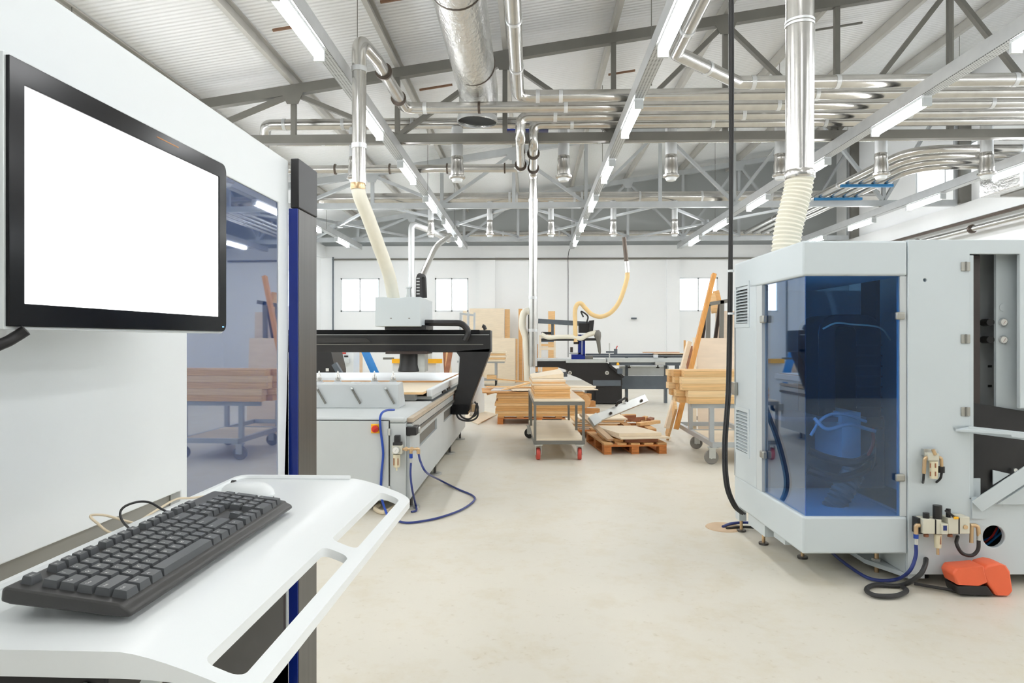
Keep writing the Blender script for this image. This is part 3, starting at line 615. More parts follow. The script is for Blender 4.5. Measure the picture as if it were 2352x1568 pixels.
# ================================================================= ENCLOSED MACHINE
MZ = 4.15
def B(px, py, Z=MZ): return Vector(((px - CX) / FPX * Z, Z, EYE + (CY - py) / FPX * Z))
def bx(px, Z=MZ): return (px - CX) / FPX * Z
def bz(py, Z=MZ): return EYE + (CY - py) / FPX * Z
mc_ = thing('enclosed_machine', 'light grey enclosed machining centre with big blue windows, hinged side door opening', 'machine', C(2.6, 4.7), TH)
XA, XB, ZB = 1.768, 2.404, 5.43
MB(CAM).poly([(XA, MZ, 1.892), (XB, MZ, 1.892), (XB, ZB, 1.892), (XA, ZB, 1.892)], (0, 0, .213)).build('hood_top', 'machine_grey', mc_, bevel=.014, seg=3)
MB(CAM).poly([(XA, MZ, .2), (XB, MZ, .2), (XB, ZB, .2), (XA, ZB, .2)], (0, 0, .226)).build('hood_base', 'machine_grey', mc_, bevel=.014, seg=3)
vents = [(1.597, 1.944), (.618, .985)]
MB(CAM).poly([(XA, 4.945, .427), (XA, ZB, .427), (XA, ZB, 1.891), (XA, 4.945, 1.891)], (.03, 0, 0), [[(XA, 5.1, a + .02), (XA, 5.38, a + .02), (XA, 5.38, b - .02), (XA, 5.1, b - .02)] for a, b in vents]).build('side_panel', 'machine_grey', mc_, bevel=.003)
for a, b in vents:
    v = MB(CAM).poly([(XA - .006, 5.08, a), (XA - .006, 5.4, a), (XA - .006, 5.4, b), (XA - .006, 5.08, b)], (.012, 0, 0), [[(XA - .006, 5.11, a + .03), (XA - .006, 5.37, a + .03), (XA - .006, 5.37, b - .03), (XA - .006, 5.11, b - .03)]]).build('vent_frame', 'machine_grey', mc_)
    m = MB(CAM); n = 12
    for k in range(n):
        z = a + .035 + (b - a - .07) * (k + .5) / n
        m.hexa([(XA - .006, 5.11, z - .012), (XA + .02, 5.11, z + .004), (XA + .02, 5.37, z + .004), (XA - .006, 5.37, z - .012), (XA - .006, 5.11, z - .007), (XA + .02, 5.11, z + .009), (XA + .02, 5.37, z + .009), (XA - .006, 5.37, z - .007)])
    m.build('louvre', 'machine_grey', v)
    MB(CAM).box(XA + .031, XA + .036, 5.08, 5.4, a, b).build('vent_back', 'dark_brown', v)
MB(CAM).box(XA + .002, XA + .03, 4.835, 4.943, .427, 1.891).build('corner_post', 'grey_paint', mc_)
MB(CAM).box(2.366, XB, MZ + .012, MZ + .05, .427, 1.891).build('corner_post', 'grey_paint', mc_)
MB(CAM).box(XA, 2.748, 5.39, ZB, .427, 1.891).build('rear_panel', 'grey_paint', mc_)
MB(CAM).box(1.792, 2.368, 4.172, 4.180, .42, 1.90).build('front_window', 'blue_acrylic', mc_, label='blue see-through front window')
MB(CAM).box(1.792, 1.800, 4.181, 4.842, .42, 1.90).build('side_window', 'blue_acrylic', mc_, label='blue see-through side window')
for px, py in ((2068, 725), (2068, 1097)):
    c = B(px, py); MB(CAM).box(c.x - .026, c.x + .03, MZ - .006, MZ + .02, c.z - .023, c.z + .023).build('latch', 'zinc', mc_, bevel=.008)
for py in (733, 1043):
    z = bz(py, 4.83); MB(CAM).box(XA - .008, XA + .026, 4.79, 4.86, z - .026, z + .026).build('latch', 'zinc', mc_, bevel=.008)
MB(CAM).box(XA - .03, XA - .001, 5.34, 5.428, 1.07, 1.17).build('lock_plate', 'zinc', mc_, bevel=.003)
# inside the hood
def arch(px0, px1, py0, py1, pyl, pyr, th, Z0, Z1):
    """energy chain bent over: side outline pushed back in depth"""
    x0, x1, zt = bx(px0, Z0), bx(px1, Z0), bz(py0, Z0); r = .12
    out = [(x0, bz(pyl, Z0))] + [(x0 + r - r * math.cos(a), zt - r + r * math.sin(a)) for a in [PI / 2 * k / 6 for k in range(7)]] + [(x1 - r + r * math.sin(a), zt - r + r * math.cos(a)) for a in [PI / 2 * k / 6 for k in range(7)]] + [(x1, bz(pyr, Z0)), (x1 - th * 1.5, bz(pyr, Z0))]
    i0, i1, zi, ri = x0 + th, x1 - th * 1.5, zt - .08, .04
    out += [(i1 - ri + ri * math.cos(a), zi - ri + ri * math.sin(a)) for a in [PI / 2 * k / 5 for k in range(6)]] + [(i0 + ri - ri * math.sin(a), zi - ri + ri * math.cos(a)) for a in [PI / 2 * k / 5 for k in range(6)]] + [(i0, bz(pyl, Z0))]
    return [(a, Z0, b) for a, b in out], (0, Z1 - Z0, 0)
o_, e_ = arch(1880, 2024, 722, 0, 955, 985, .115, 4.62, 4.95)
MB(CAM).poly(o_, e_).build('energy_chain', 'black', mc_, bevel=.004)
for k in range(9):
    z = bz(985, 4.62) + .07 * k; MB(CAM).box(bx(2024, 4.62) - .168, bx(2024, 4.62) + .004, 4.612, 4.62, z, z + .012).build('chain_link', 'rubber', mc_)
MB(CAM).box(bx(1925, 4.55), bx(1968, 4.55), 4.5, 4.9, bz(1062, 4.55), bz(945, 4.55)).build('inner_box', 'saw_light', mc_)
MB(CAM).box(XA + .08, 2.7, 4.95, 5.3, .43, .95).build('inner_bed', 'saw_grey', mc_)
MB(CAM).box(1.82, 2.36, 4.55, 5.0, bz(960, 4.5) - .03, bz(960, 4.5)).build('inner_shelf', 'saw_grey', mc_)
MB(CAM).box(2.53, 2.56, 4.75, 4.95, bz(900, 4.8), bz(640, 4.8)).build('inner_post', 'black', mc_)
for p, r, mm in (([B(1858, 1035, 4.4), B(1900, 1052, 4.35), B(1960, 1062, 4.33), B(2000, 1045, 4.4)], .026, 'rubber'), ([B(1856, 1078, 4.4), B(1920, 1098, 4.35), B(1975, 1085, 4.4), B(2005, 1060, 4.5)], .03, 'rubber'),
                 ([B(1950, 1062, 4.36), B(1985, 1055, 4.36), B(2005, 1020, 4.4), B(2005, 985, 4.5)], .011, 'red'), ([B(2002, 1080, 4.4), B(2012, 1030, 4.4), B(2004, 990, 4.5)], .008, 'black'),
                 ([B(1870, 960, 4.45), B(1900, 985, 4.4), B(1950, 975, 4.4), B(2010, 990, 4.45)], .012, 'steel_light'), ([B(1862, 1000, 4.45), B(1890, 960, 4.45), B(1930, 950, 4.45), B(1990, 968, 4.45)], .01, 'steel_light'),
                 ([B(1890, 755, 4.58), B(1920, 742, 4.56), B(1960, 745, 4.56), B(2020, 752, 4.58), B(2045, 780, 4.7)], .006, 'cream_cable')):
    MB(CAM).tube(p, r).build('inner_hose', mm, mc_)
MB(CAM).hose([B(1960, 1085, 4.5), B(1935, 1130, 4.45), B(1905, 1180, 4.45)], .07, .03, .07).build('inner_duct_hose', 'steel', mc_)
# main body
BX0, BX1, BTOP, BBOT = 2.408, 4.3, bz(550), .075
L_ = [B(2228, 583), B(2343, 583), B(2343, 938), (BX1 - .15, MZ, bz(938)), (BX1 - .15, MZ, bz(1100)), B(2352, 1100), B(2290, 1146), B(2228, 1146)]
hole = circ(B(2283, 1232), .067, 0, 28)
MB(CAM).poly([(BX0, MZ, BBOT), (BX1, MZ, BBOT), (BX1, MZ, BTOP), (BX0, MZ, BTOP)], (0, .03, 0), [L_, hole, circ(B(2125, 643), .011, 0, 14)]).build('body_front', 'machine_grey', mc_, bevel=.004)
m = MB(CAM); m.box(BX0, BX0 + .03, MZ + .031, 5.6, BBOT, .425); m.box(2.75, 2.77, MZ + .031, 5.57, .43, BTOP - .04); m.box(BX1 - .03, BX1, MZ + .031, 5.6, BBOT, BTOP); m.box(BX0 + .03, BX1 - .03, MZ + .031, 5.6, BTOP - .03, BTOP); m.box(BX0 + .03, BX1 - .03, MZ + .031, 5.6, BBOT, BBOT + .03); m.box(BX0 + .03, BX1 - .03, 5.57, 5.6, BBOT + .03, BTOP - .03)
m.build('body_shell', 'machine_grey', mc_)
MB(CAM).box(2.78, BX1 - .05, 4.5, 4.53, .11, 2.05).build('inner_back', 'steel', mc_)
def pp(px0, px1, py0, py1, Z, name, mm, dz=.02, bev=0., par=None): return MB(CAM).box(bx(px0, Z), bx(px1, Z), Z, Z + dz, bz(py1, Z), bz(py0, Z)).build(name, mm, par or mc_, bevel=bev)
pp(2226, 2236, 586, 1143, 4.16, 'door_edge', 'machine_grey', .03)
pp(2236, 2251, 587, 1000, 4.24, 'seal_strip', 'dark_brown', .02)
ip = pp(2250, 2290, 580, 1000, 4.40, 'side_plate', 'steel_light', .02)
gp = pp(2288, 2352, 578, 960, 4.26, 'gauge_panel', 'machine_grey', .02)
for py in (740, 780):
    c = B(2303, py, 4.255)
    g = MB(CAM).cyl((c.x, c.y, c.z), (c.x, c.y - .012, c.z), .024, n=22).build('gauge', 'alu', mc_)
    MB(CAM).cyl((c.x, c.y - .0122, c.z), (c.x, c.y - .014, c.z), .02, n=22).build('gauge_dial', 'gauge_face', g)
    MB(CAM).bar((c.x - .006, c.y - .0145, c.z - .012), (c.x + .008, c.y - .0145, c.z + .008), .001, .003, (0, 1, 0)).build('needle', 'dial_red', g)
    k = B(2274, py, 4.3); MB(CAM).cyl((k.x + .015, k.y + .08, k.z), (k.x - .01, k.y - .02, k.z), .024, .022).build('regulator_knob', 'black', mc_)
for py in (841, 886): c = B(2273, py, 4.395); MB(CAM).box(c.x - .012, c.x + .012, c.y - .004, c.y, c.z - .007, c.z + .007).build('slot_plug', 'black', mc_)
for py in (706,): c = B(2304, py, 4.256); MB(CAM).cyl((c.x, c.y, c.z), (c.x, c.y - .002, c.z), .024, n=20).build('blank_cover', 'machine_grey', mc_)
MB(CAM).poly([B(2236, 925, 4.22), B(2440, 958, 4.22), B(2440, 1130, 4.22), B(2236, 1146, 4.22)], (0, .01, 0)).build('black_panel', 'black', mc_)
pp(2236, 2252, 1098, 1146, 4.205, 'small_bracket', 'machine_grey', .01); MB(CAM).poly([B(2281, 1079, 4.2), B(2320, 1088, 4.2), B(2281, 1113, 4.2)], (0, .006, 0)).build('inner_bracket', 'machine_grey', mc_)
c = B(2330, 1079, 4.2); MB(CAM).cyl((c.x, c.y, c.z), (c.x, c.y - .012, c.z), .012).build('bolt', 'alu', mc_)
for py in (612, 778, 945):
    c = B(2217, py); h = MB(CAM).box(c.x - .027, c.x - .004, MZ - .008, MZ, c.z - .027, c.z + .027).box(c.x + .004, c.x + .027, MZ - .008, MZ, c.z - .027, c.z + .027).build('hinge', 'zinc', mc_, bevel=.002)
    MB(CAM).cyl((c.x, MZ - .008, c.z - .028), (c.x, MZ - .008, c.z + .028), .006).build('hinge_pin', 'steel', h)
# support bracket for the side table
t = thing('table_bracket', 'pale folded steel bracket with a diagonal brace on the grey machine door', 'bracket', C(*B(2235, 1180, 4.1)[:2], bz(1180, 4.1)), TH)
MB(CAM).poly([B(2190, 983, 4.145), B(2230, 983, 4.145), B(2430, 1005, 3.85), B(2430, 1020, 3.85), B(2195, 990, 4.145)], (0, 0, .012)).build('top_flange', 'machine_grey', t)
MB(CAM).bar(B(2225, 985, 4.13), B(2425, 1008, 3.86), .035, .03).build('top_arm', 'machine_grey', t)
MB(CAM).bar(B(2244, 1162, 4.125), B(2430, 1040, 3.9), .03, .075, (0, 0, 1)).build('diagonal_brace', 'machine_grey', t)
MB(CAM).box(bx(2230), bx(2262), MZ - .012, MZ - .001, bz(1190), bz(1140)).build('foot_plate', 'machine_grey', t)
MB(CAM).poly([B(2290, 1158, 4.11), B(2400, 1090, 4.11), B(2440, 1158, 4.11)], (0, .008, 0)).build('web_plate', 'machine_grey', t)
# wires behind the round hole
for pts, mm in (([B(2262, 1245, 4.35), B(2278, 1232, 4.28), B(2290, 1212, 4.3)], 'red'), ([B(2262, 1240, 4.4), B(2285, 1228, 4.3), B(2295, 1205, 4.33)], 'strap_blue'), ([B(2262, 1255, 4.33), B(2290, 1232, 4.27), B(2308, 1215, 4.35)], 'blue_bar')): MB(CAM).tube(pts, .006).build('wire', mm, mc_)
pp(2255, 2312, 1200, 1265, 4.42, 'hole_back', 'black', .01)
# feet
MB(CAM).box(1.80, 1.9, 4.86, 5.2, .10, .199).build('base_beam', 'machine_grey', mc_); MB(CAM).box(1.84, 2.3, 4.6, 4.8, .12, .199).build('base_beam', 'machine_grey', mc_)
for X, Z in ((1.80, 5.36), (1.85, 5.02), (2.0, 4.7)): MB(CAM).cyl((X, Z, .0), (X, Z, .015), .035).build('foot', 'dark_steel', mc_); MB(CAM).cyl((X, Z, .015), (X, Z, .2), .012).build('levelling_bolt', 'brass', mc_)
MB(CAM).box(1.775, 1.83, 5.33, 5.42, .09, .199).build('base_beam', 'machine_grey', mc_)
for X, Z in ((2.6, 4.35), (4.1, 4.35), (2.6, 5.4), (4.1, 5.4)): MB(CAM).cyl((X, Z, 0), (X, Z, .08), .05).build('foot', 'black', mc_)
MB(CAM).poly([(2.30, 4.9, .045), (2.30, 4.45, .045), (2.42, 4.17, .045), (2.52, 4.17, .045), (2.52, 4.9, .045)], (0, 0, .028)).build('foot_plate', 'machine_grey', mc_)
MB(CAM).cyl((2.36, 4.42, .0), (2.36, 4.42, .2), .014).build('levelling_bolt', 'brass', mc_); MB(CAM).cyl((2.36, 4.42, .074), (2.36, 4.42, .09), .03, n=6).build('nut', 'alu', mc_)
for x, y in ((2143, 1013),): pass
# floor hatch
tag(MB().lathe(F(1663, 1211), Z_, [(.145, .0), (.14, .006), (.06, .008), (.05, .004)], 30).build('floor_hatch', 'kraft'), 'round tan floor hatch below the hanging black cables', 'hatch')
tag(MB().tube([F(1660, 1209, .012), F(1680, 1202, .02), F(1720, 1200, .025), F(1775, 1210, .03)], .011).build('air_hose', 'blue_hose'), 'blue hose from the round floor hatch to the grey machine', 'hose')
tag(MB().tube([F(1668, 1213, .012), F(1700, 1210, .018), F(1740, 1212, .02), F(1790, 1222, .03)], .01).build('floor_cable', 'rubber'), 'black cable from the round floor hatch to the grey machine', 'cable')
# ---- air preparation units
def bcyl(px0, py0, px1, py1, Z, r, name, mm, par, r2=None, n=16): return MB(CAM).cyl(B(px0, py0, Z), B(px1, py1, Z), r, r2, n).build(name, mm, par)
u = thing('air_filter', 'small air filter with brass elbows, upper one on the grey machine', 'air filter', C(*B(2143, 1100, 4.1)[:2], bz(1105, 4.1)), TH)
Z = 4.105
pp(2122, 2152, 1031, 1046, Z + .02, 'mount_plate', 'alu', .024, par=u); pp(2133, 2158, 1041, 1058, Z - .02, 'head', 'frl_body', .05, .004, par=u)
bcyl(2144, 1058, 2144, 1098, Z, .026, 'bowl', 'frl_bowl', u, .024); bcyl(2143, 1032, 2148, 1044, Z - .02, .01, 'cap', 'brass', u)
for x in (2137, 2149): pp(x - 1, x + 1.5, 1064, 1074, Z - .028, 'bowl_slot', 'brown_wood', .003, par=u); pp(x - 1, x + 1.5, 1083, 1093, Z - .028, 'bowl_slot', 'brown_wood', .003, par=u)
MB(CAM).path(fillet([B(2138, 1050, Z), B(2124, 1050, Z), B(2122, 1087, Z)], .02), .011).build('elbow', 'brass', u); MB(CAM).path(fillet([B(2152, 1050, Z), B(2162, 1051, Z), B(2163, 1085, Z)], .02), .010).build('elbow', 'brass', u)
bcyl(2162, 1071, 2162, 1085, Z, .019, 'valve', 'black', u); MB(CAM).tube([B(2122, 1085, Z), B(2121, 1100, Z), B(2120, 1108, 4.15)], .007).build('tube', 'black', u); MB(CAM).tube([B(2163, 1085, Z), B(2160, 1098, Z), B(2151, 1107, 4.15)], .007).build('tube', 'black', u)
u = thing('air_service_unit', 'cream air service unit with black knob and brass fittings, low on the grey machine', 'air unit', C(*B(2180, 1275, 4.09)[:2], bz(1275, 4.09)), TH)
Z = 4.09
pp(2108, 2124, 1190, 1226, Z, 'end_block', 'black', .058, par=u); pp(2121, 2148, 1192, 1226, Z - .03, 'valve_block', 'frl_body', .085, .004, par=u)
pp(2151, 2163, 1193, 1227, Z - .03, 'filter_head', 'frl_body', .085, .004, par=u); pp(2148.4, 2150.6, 1193, 1226, Z - .028, 'joint', 'black', .08, par=u)
pp(2178, 2202, 1190, 1226, Z - .03, 'lubricator_head', 'frl_body', .085, .004, par=u); pp(2163, 2178, 1203, 1227, Z - .04, 'gauge_block', 'frl_body', .08, .003, par=u)
pp(2167, 2175, 1207, 1218, Z - .042, 'label_plate', 'blue_hose', .002, par=u); pp(2205, 2228, 1187, 1226, Z - .03, 'outlet_block', 'frl_body', .085, .004, par=u); pp(2202.4, 2204.6, 1190, 1226, Z - .028, 'joint', 'black', .08, par=u)
c = B(2217, 1210, Z - .03); MB(CAM).cyl((c.x, c.y, c.z), (c.x, c.y - .006, c.z), .013).build('port_plug', 'brass', u)
bcyl(2153, 1190, 2153, 1160, Z, .025, 'regulator_knob', 'black', u); bcyl(2127, 1192, 2127, 1177, Z, .018, 'valve_lever', 'black', u); bcyl(2178, 1190, 2178, 1168, Z, .013, 'filler_cap', 'black', u)
MB(CAM).bar(B(2172, 1172, Z - .02), B(2190, 1186, Z - .02), .014, .012).build('lever', 'black', u); pp(2192, 2202, 1187, 1192, Z - .035, 'tag_plate', 'yellow', .01, par=u)
bcyl(2154, 1226, 2154, 1257, Z, .022, 'bowl', 'frl_bowl', u, .019); bcyl(2154, 1258, 2154, 1273, Z, .008, 'drain', 'brass', u); pp(2159, 2162, 1231, 1250, Z - .021, 'bowl_slot', 'brown_wood', .004, par=u)
for px in (2127, 2182): bcyl(px, 1226, px, 1232, Z, .014, 'base_plug', 'brown_wood', u)
MB(CAM).path(fillet([B(2112, 1206, Z), B(2104, 1206, Z), B(2104, 1228, Z)], .02), .013).build('elbow', 'brass', u); bcyl(2104, 1226, 2104, 1236, Z, .014, 'collar', 'blue_bright', u); bcyl(2104, 1236, 2104, 1250, Z, .012, 'coupling', 'alu', u)
MB(CAM).path(fillet([B(2228, 1206, Z), B(2246, 1206, Z), B(2249, 1240, Z)], .025), .012).build('elbow', 'brass', u); bcyl(2232, 1206, 2231, 1246, Z, .011, 'tee', 'brass', u); bcyl(2249, 1225, 2248, 1240, Z, .013, 'coupling', 'alu', u)
tag(MB(CAM).tube([B(2248, 1238, Z), B(2246, 1262, Z), B(2232, 1275, Z), B(2210, 1270, Z), B(2197, 1248, Z), B(2200, 1232, 4.14)], .0105).build('air_tube', 'rubber'), 'dark looped air tube under the cream air service unit', 'hose')
tag(MB(CAM).tube([B(2104, 1248, Z), B(2103, 1278, 4.08), B(2088, 1312, 4.08)] + [CAM.inverted() @ F(px, py, .02) for px, py in ((2055, 1331), (2000, 1329), (1950, 1300), (1912, 1270))], .0105).build('air_hose', 'blue_hose'), 'blue air hose dropping from the cream air unit to the floor', 'hose')
tag(MB(CAM).tube([B(2127, 1283, 4.13), B(2124, 1300, 4.06), B(2110, 1322, 4.04)] + [CAM.inverted() @ F(px, py, .02) for px, py in ((2070, 1344), (2010, 1343), (1990, 1354), (2010, 1367), (2055, 1368), (2082, 1357), (2072, 1346))], .014).build('floor_cable', 'rubber'), 'thick grey cable coiled once on the floor by the orange pedal', 'cable')
# ---- pedal
p = thing('foot_pedal', 'orange guarded foot pedal on the floor by the grey machine', 'pedal', C(bx(2260, 3.98), 4.02), TH)
Z = 3.98
MB(CAM).poly([B(2256, 1313, Z), B(2268, 1299, Z), B(2290, 1294, Z), B(2312, 1298, Z), B(2321, 1312, Z), B(2328, 1358, Z), B(2318, 1369, Z), B(2288, 1368, Z), B(2276, 1350, Z), B(2266, 1334, Z)], (0, .13, 0)).build('guard', 'pedal', p, bevel=.012, seg=3)
MB(CAM).poly([B(2189, 1318, Z), B(2196, 1306, Z), B(2262, 1300, Z), B(2270, 1338, Z), B(2252, 1346, Z), B(2198, 1343, Z)], (0, .12, 0)).build('pedal_plate', 'pedal', p, bevel=.01, seg=3)
MB(CAM).poly([B(2198, 1346, Z), B(2268, 1346, Z), B(2284, 1368, Z), B(2204, 1365, Z)], (0, .12, 0)).build('base', 'black', p, bevel=.004)
tag(MB().tube([F(2200, 1356, .02), F(2170, 1352, .02), F(2140, 1347, .02), F(2100, 1340, .02)], .009).build('pedal_cable', 'rubber'), 'black cable running from the orange pedal under the grey machine', 'cable')
# ================================================================= ROUTER
RX_, RL, RF, RB_ = -1.095, -3.55, 5.93, 11.0
rt = thing('router_machine', 'long grey panel router with black gantry, white work table and tool rack', 'router', (-2.3, 8.4, 0))
MB().box(RL, RX_, RF + .03, RB_, .09, .78).build('base_body', 'router_grey', rt)
MB().box(RL, RX_, RF, 7.55, .775, .825).build('front_deck', 'router_grey', rt, bevel=.02, seg=3)
MB().box(RL, RX_, RF, RF + .029, .1, .774).build('front_panel', 'router_grey', rt, bevel=.004)
dx1 = R(893, 1000, RF).x
MB().box(RL + .05, dx1, RF - .012, RF - .001, .125, .795).build('cabinet_door', 'router_grey', rt, bevel=.003)
MB().box(dx1 + .002, dx1 + .01, RF - .004, RF - .0005, .12, .80).build('door_gap', 'black', rt)
MB().box(RL + .05, dx1, RF - .004, RF - .0005, .797, .803).build('door_gap', 'black', rt)
for z in (.7, .2): MB().box(dx1 - .006, dx1 + .018, RF - .02, RF - .004, z - .03, z + .03).build('hinge', 'alu', rt, bevel=.003)
c = R(863, 984, RF - .012)
sw_ = MB().box(c.x - .04, c.x + .04, RF - .022, RF - .012, c.z - .04, c.z + .04).build('main_switch', 'yellow', rt, bevel=.006)
MB().cyl((c.x, RF - .022, c.z), (c.x, RF - .05, c.z), .03, n=24).build('switch_knob', 'red', sw_, bevel=.003); MB().bar((c.x - .018, RF - .055, c.z - .018), (c.x + .018, RF - .055, c.z + .018), .012, .012).build('knob_grip', 'red', sw_)
# side of the base
MB().poly([(RX_ + .03, RF + .04, .1), (RX_ + .03, RB_, .1), (RX_ + .03, RB_, .66), (RX_ + .03, RF + .04, .66)], (-.03, 0, 0), [[(RX_ + .03, 6.5, .48), (RX_ + .03, 7.7, .5), (RX_ + .03, 7.7, .62), (RX_ + .03, 6.5, .6)], [(RX_ + .03, 8.3, .5), (RX_ + .03, 9.3, .5), (RX_ + .03, 9.3, .62), (RX_ + .03, 8.3, .62)]]).build('side_panel', 'router_grey', rt, bevel=.003)
MB().box(RX_ + .001, RX_ + .006, 6.4, 9.4, .45, .64).build('side_recess', 'steel', rt)
MB().box(RX_, RX_ + .05, RF + .06, RB_, .775, .812).build('guide_rail', 'rail_tan', rt); MB().box(RX_, RX_ + .045, RF + .06, RB_, .70, .765).build('rail_strip', 'saw_light', rt); MB().box(RX_, RX_ + .055, RF + .06, RB_, .665, .695).build('rack_strip', 'steel', rt)
MB().box(RX_ - .005, RX_ + .09, RF + .02, RF + .2, .665, .74).build('rail_stop', 'black', rt, bevel=.008)
MB().cyl((RX_ + .092, RF + .14, .70), (RX_ + .105, RF + .14, .70), .03).build('stop_roller', 'alu', rt)
for Y in (6.1, 7.6, 9.0, 10.3):
    MB().cyl((RX_ + .02, Y, .0), (RX_ + .02, Y, .02), .075, n=22).build('foot_pad', 'alu', rt); MB().cyl((RX_ + .02, Y, .02), (RX_ + .02, Y, .11), .016).build('foot_bolt', 'dark_steel', rt)
MB().cyl((RL + .6, 6.1, 0), (RL + .6, 6.1, .1), .05).build('foot_pad', 'alu', rt); MB().cyl((-1.5, 6.15, 0), (-1.5, 6.15, .1), .03).build('foot_pad', 'black', rt)
MB().poly(circ((RX_ + .1, RB_ + .02, .42), .075, 0, 20), (.02, 0, 0), [circ((RX_ + .1, RB_ + .02, .42), .035, 0, 20)]).build('lifting_eye', 'alu', rt); MB().box(RX_ - .01, RX_ + .13, RB_ - .09, RB_ - .02, .36, .48).build('eye_plate', 'alu', rt)
# table
MB().box(RL + .2, -1.3, 7.62, 11.3, .825, .9).build('table_frame', 'grey_paint', rt)
MB().box(RL, -1.19, 7.48, 11.4, .902, .925).build('lower_board', 'board_tan', rt); MB().box(RL, -1.19, 7.481, 9.19, .9252, .930).build('lower_board_face', 'board_pale', rt)
MB().box(RL, -1.20, 9.2, 11.4, .926, .950).build('upper_board', 'board_edge', rt); MB().box(RL, -1.20, 9.201, 11.4, .9505, .956).build('upper_board_face', 'white_paint', rt)
MB().box(-1.185, -1.12, 7.7, 11.4, .86, .945).build('table_edge_rail', 'white_paint', rt, bevel=.008); MB().box(-1.3, -1.13, 7.75, 11.35, .825, .86).build('table_side', 'router_grey', rt)
for Y in (8.6, 9.1): MB().box(-1.129, -1.115, Y, Y + .3, .83, .855).build('vacuum_port', 'black', rt)
# tool rack
rx1 = -1.31; rk0, rk1 = 6.74, 6.98
MB().poly([(rx1, rk0, .826), (rx1 - .01, rk0 + .02, 1.06), (rx1 - .01, rk1, 1.075), (rx1, rk1 + .1, .826)], (-2.2, 0, 0)).build('tool_rack', 'router_grey', rt, bevel=.004)
for px in (733, 776, 818, 860, 903):
    x = R(px, 875, 6.88).x
    if x > rx1: x = rx1 - .05
    d = MB().cyl((x, 6.88, 1.066), (x, 6.88, 1.078), .05, n=20).build('tool_seat', 'white_paint', rt)
    if px != 818: MB().lathe((x, 6.88, 1.078), Z_, [(.034, 0), (.036, .012), (.022, .016), (.026, .03), (.014, .075), (.011, .08), (.009, .1), (.003, .112)], 16).build('tool_cone', 'galv', d)
for px in (728, 808, 886):
    a, b = R(px, 893, rk0 - .004), R(px + 19, 927, rk0 - .02); a.y = rk0 + .004; b.y = rk0 - .008
    MB().bar(a, b, .018, .012, (0, 1, 0)).build('guide_slot', 'steel', rt); MB().ball(a + Vector((0, -.008, .004)), .014).build('slot_cap', 'alu', rt)
# gantry
GY = 9.22
def g(px, py, Y=GY): return R(px, py, Y)
bt, bb, bxr = g(1000, 758).z, g(1000, 809).z, g(1127, 780).x
MB().box(-3.75, bxr, GY, GY + .36, bb, bt).build('gantry_beam', 'black', rt, bevel=.008)
MB().box(-3.7, bxr - .15, GY - .03, GY + .02, bt - .055, bt + .004).build('top_rail', 'black_gloss', rt, bevel=.003)
MB().box(-3.7, bxr - .02, GY - .008, GY, bt - .066, bt - .058).build('rail_line', 'alu', rt); MB().box(-3.7, bxr - .1, GY - .012, GY, bb + .1, bb + .112).build('rail_line', 'steel', rt)
MB().poly([g(725, 776, GY - .02), g(840, 776, GY - .02), g(853, 786, GY - .02), g(725, 788, GY - .02)], (0, .018, 0)).build('front_cover', 'rubber', rt)
leg_ = [g(1046, 806), g(1127, 800), g(1122, 818), g(1082, 922), g(1077, 945), g(1042, 948), g(1038, 926), g(1052, 880), g(1056, 820)]
MB().poly(leg_, (0, .3, 0)).build('gantry_leg', 'black', rt, bevel=.01)
MB().box(-3.75, -3.5, GY, GY + .3, .5, bb).build('gantry_leg', 'black', rt, bevel=.01)
MB().box(g(1036, 0).x, g(1076, 0).x, GY - .04, GY + .34, g(0, 948).z, g(0, 926).z).build('leg_carriage', 'black_gloss', rt, bevel=.008)
MB().box(g(1036, 0).x - .06, g(1042, 0).x, GY - .02, GY + .3, .66, .76).build('slide_block', 'brown_wood', rt)
c = g(1090, 938); MB().box(c.x - .05, c.x + .02, GY + .05, GY + .2, c.z - .05, c.z + .05).build('gear_motor', 'brass', rt, bevel=.006)
for pts in ([g(1052, 945), g(1062, 958), g(1078, 962), g(1090, 950), g(1094, 930)], [g(1046, 946), g(1056, 962), g(1080, 966), g(1097, 955), g(1096, 925)], [g(1090, 922), g(1098, 935), g(1093, 952), g(1084, 958)]): MB().tube(pts, .012).build('leg_cable', 'rubber', rt)
c = g(1110, 745); MB().tube([g(1115, 757), g(1112, 750), g(1108, 748)], .025).build('end_fitting', 'black', rt)
# head
a, b = W(869, 750, 9.02), W(972, 684, 9.02)
MB().poly([(a.x, 8.78, a.z), (b.x, 8.78, a.z), (b.x, 8.78, b.z), (b.x - .03, 8.78, b.z), (b.x - .2, 8.78, b.z - .0), (b.x - .27, 8.78, b.z - .012), (a.x + .2, 8.78, b.z - .012), (a.x + .12, 8.78, b.z), (a.x, 8.78, b.z)], (0, 1.05, 0)).build('head_cover', 'machine_grey', rt, bevel=.006)
for px in (898, 940): c = R(px, 731, 8.778); MB().box(c.x - .012, c.x + .012, 8.776, 8.781, c.z - .004, c.z + .006).build('cover_screw', 'steel', rt)
MB().box(R(893, 0, 9.1).x, R(985, 0, 9.1).x, 8.85, 9.5, R(0, 758, 9.1).z, R(0, 748, 9.1).z).build('head_slide', 'black', rt)
MB().box(R(889, 0, 9.1).x, R(983, 0, 9.1).x, 9.0, 9.5, R(0, 812, 9.1).z, R(0, 806, 9.1).z).build('head_plate', 'dark_brown', rt)
MB().lathe(R(940, 853, 9.25), Z_, [(.145, 0), (.155, .01), (.14, .06), (.13, .12), (.128, .24)], 24).build('brush_skirt', 'black', rt)
MB().box(R(962, 0, 9.3).x, R(978, 0, 9.3).x, 9.2, 9.5, R(0, 852, 9.3).z, R(0, 812, 9.3).z).build('side_unit', 'saw_light', rt)
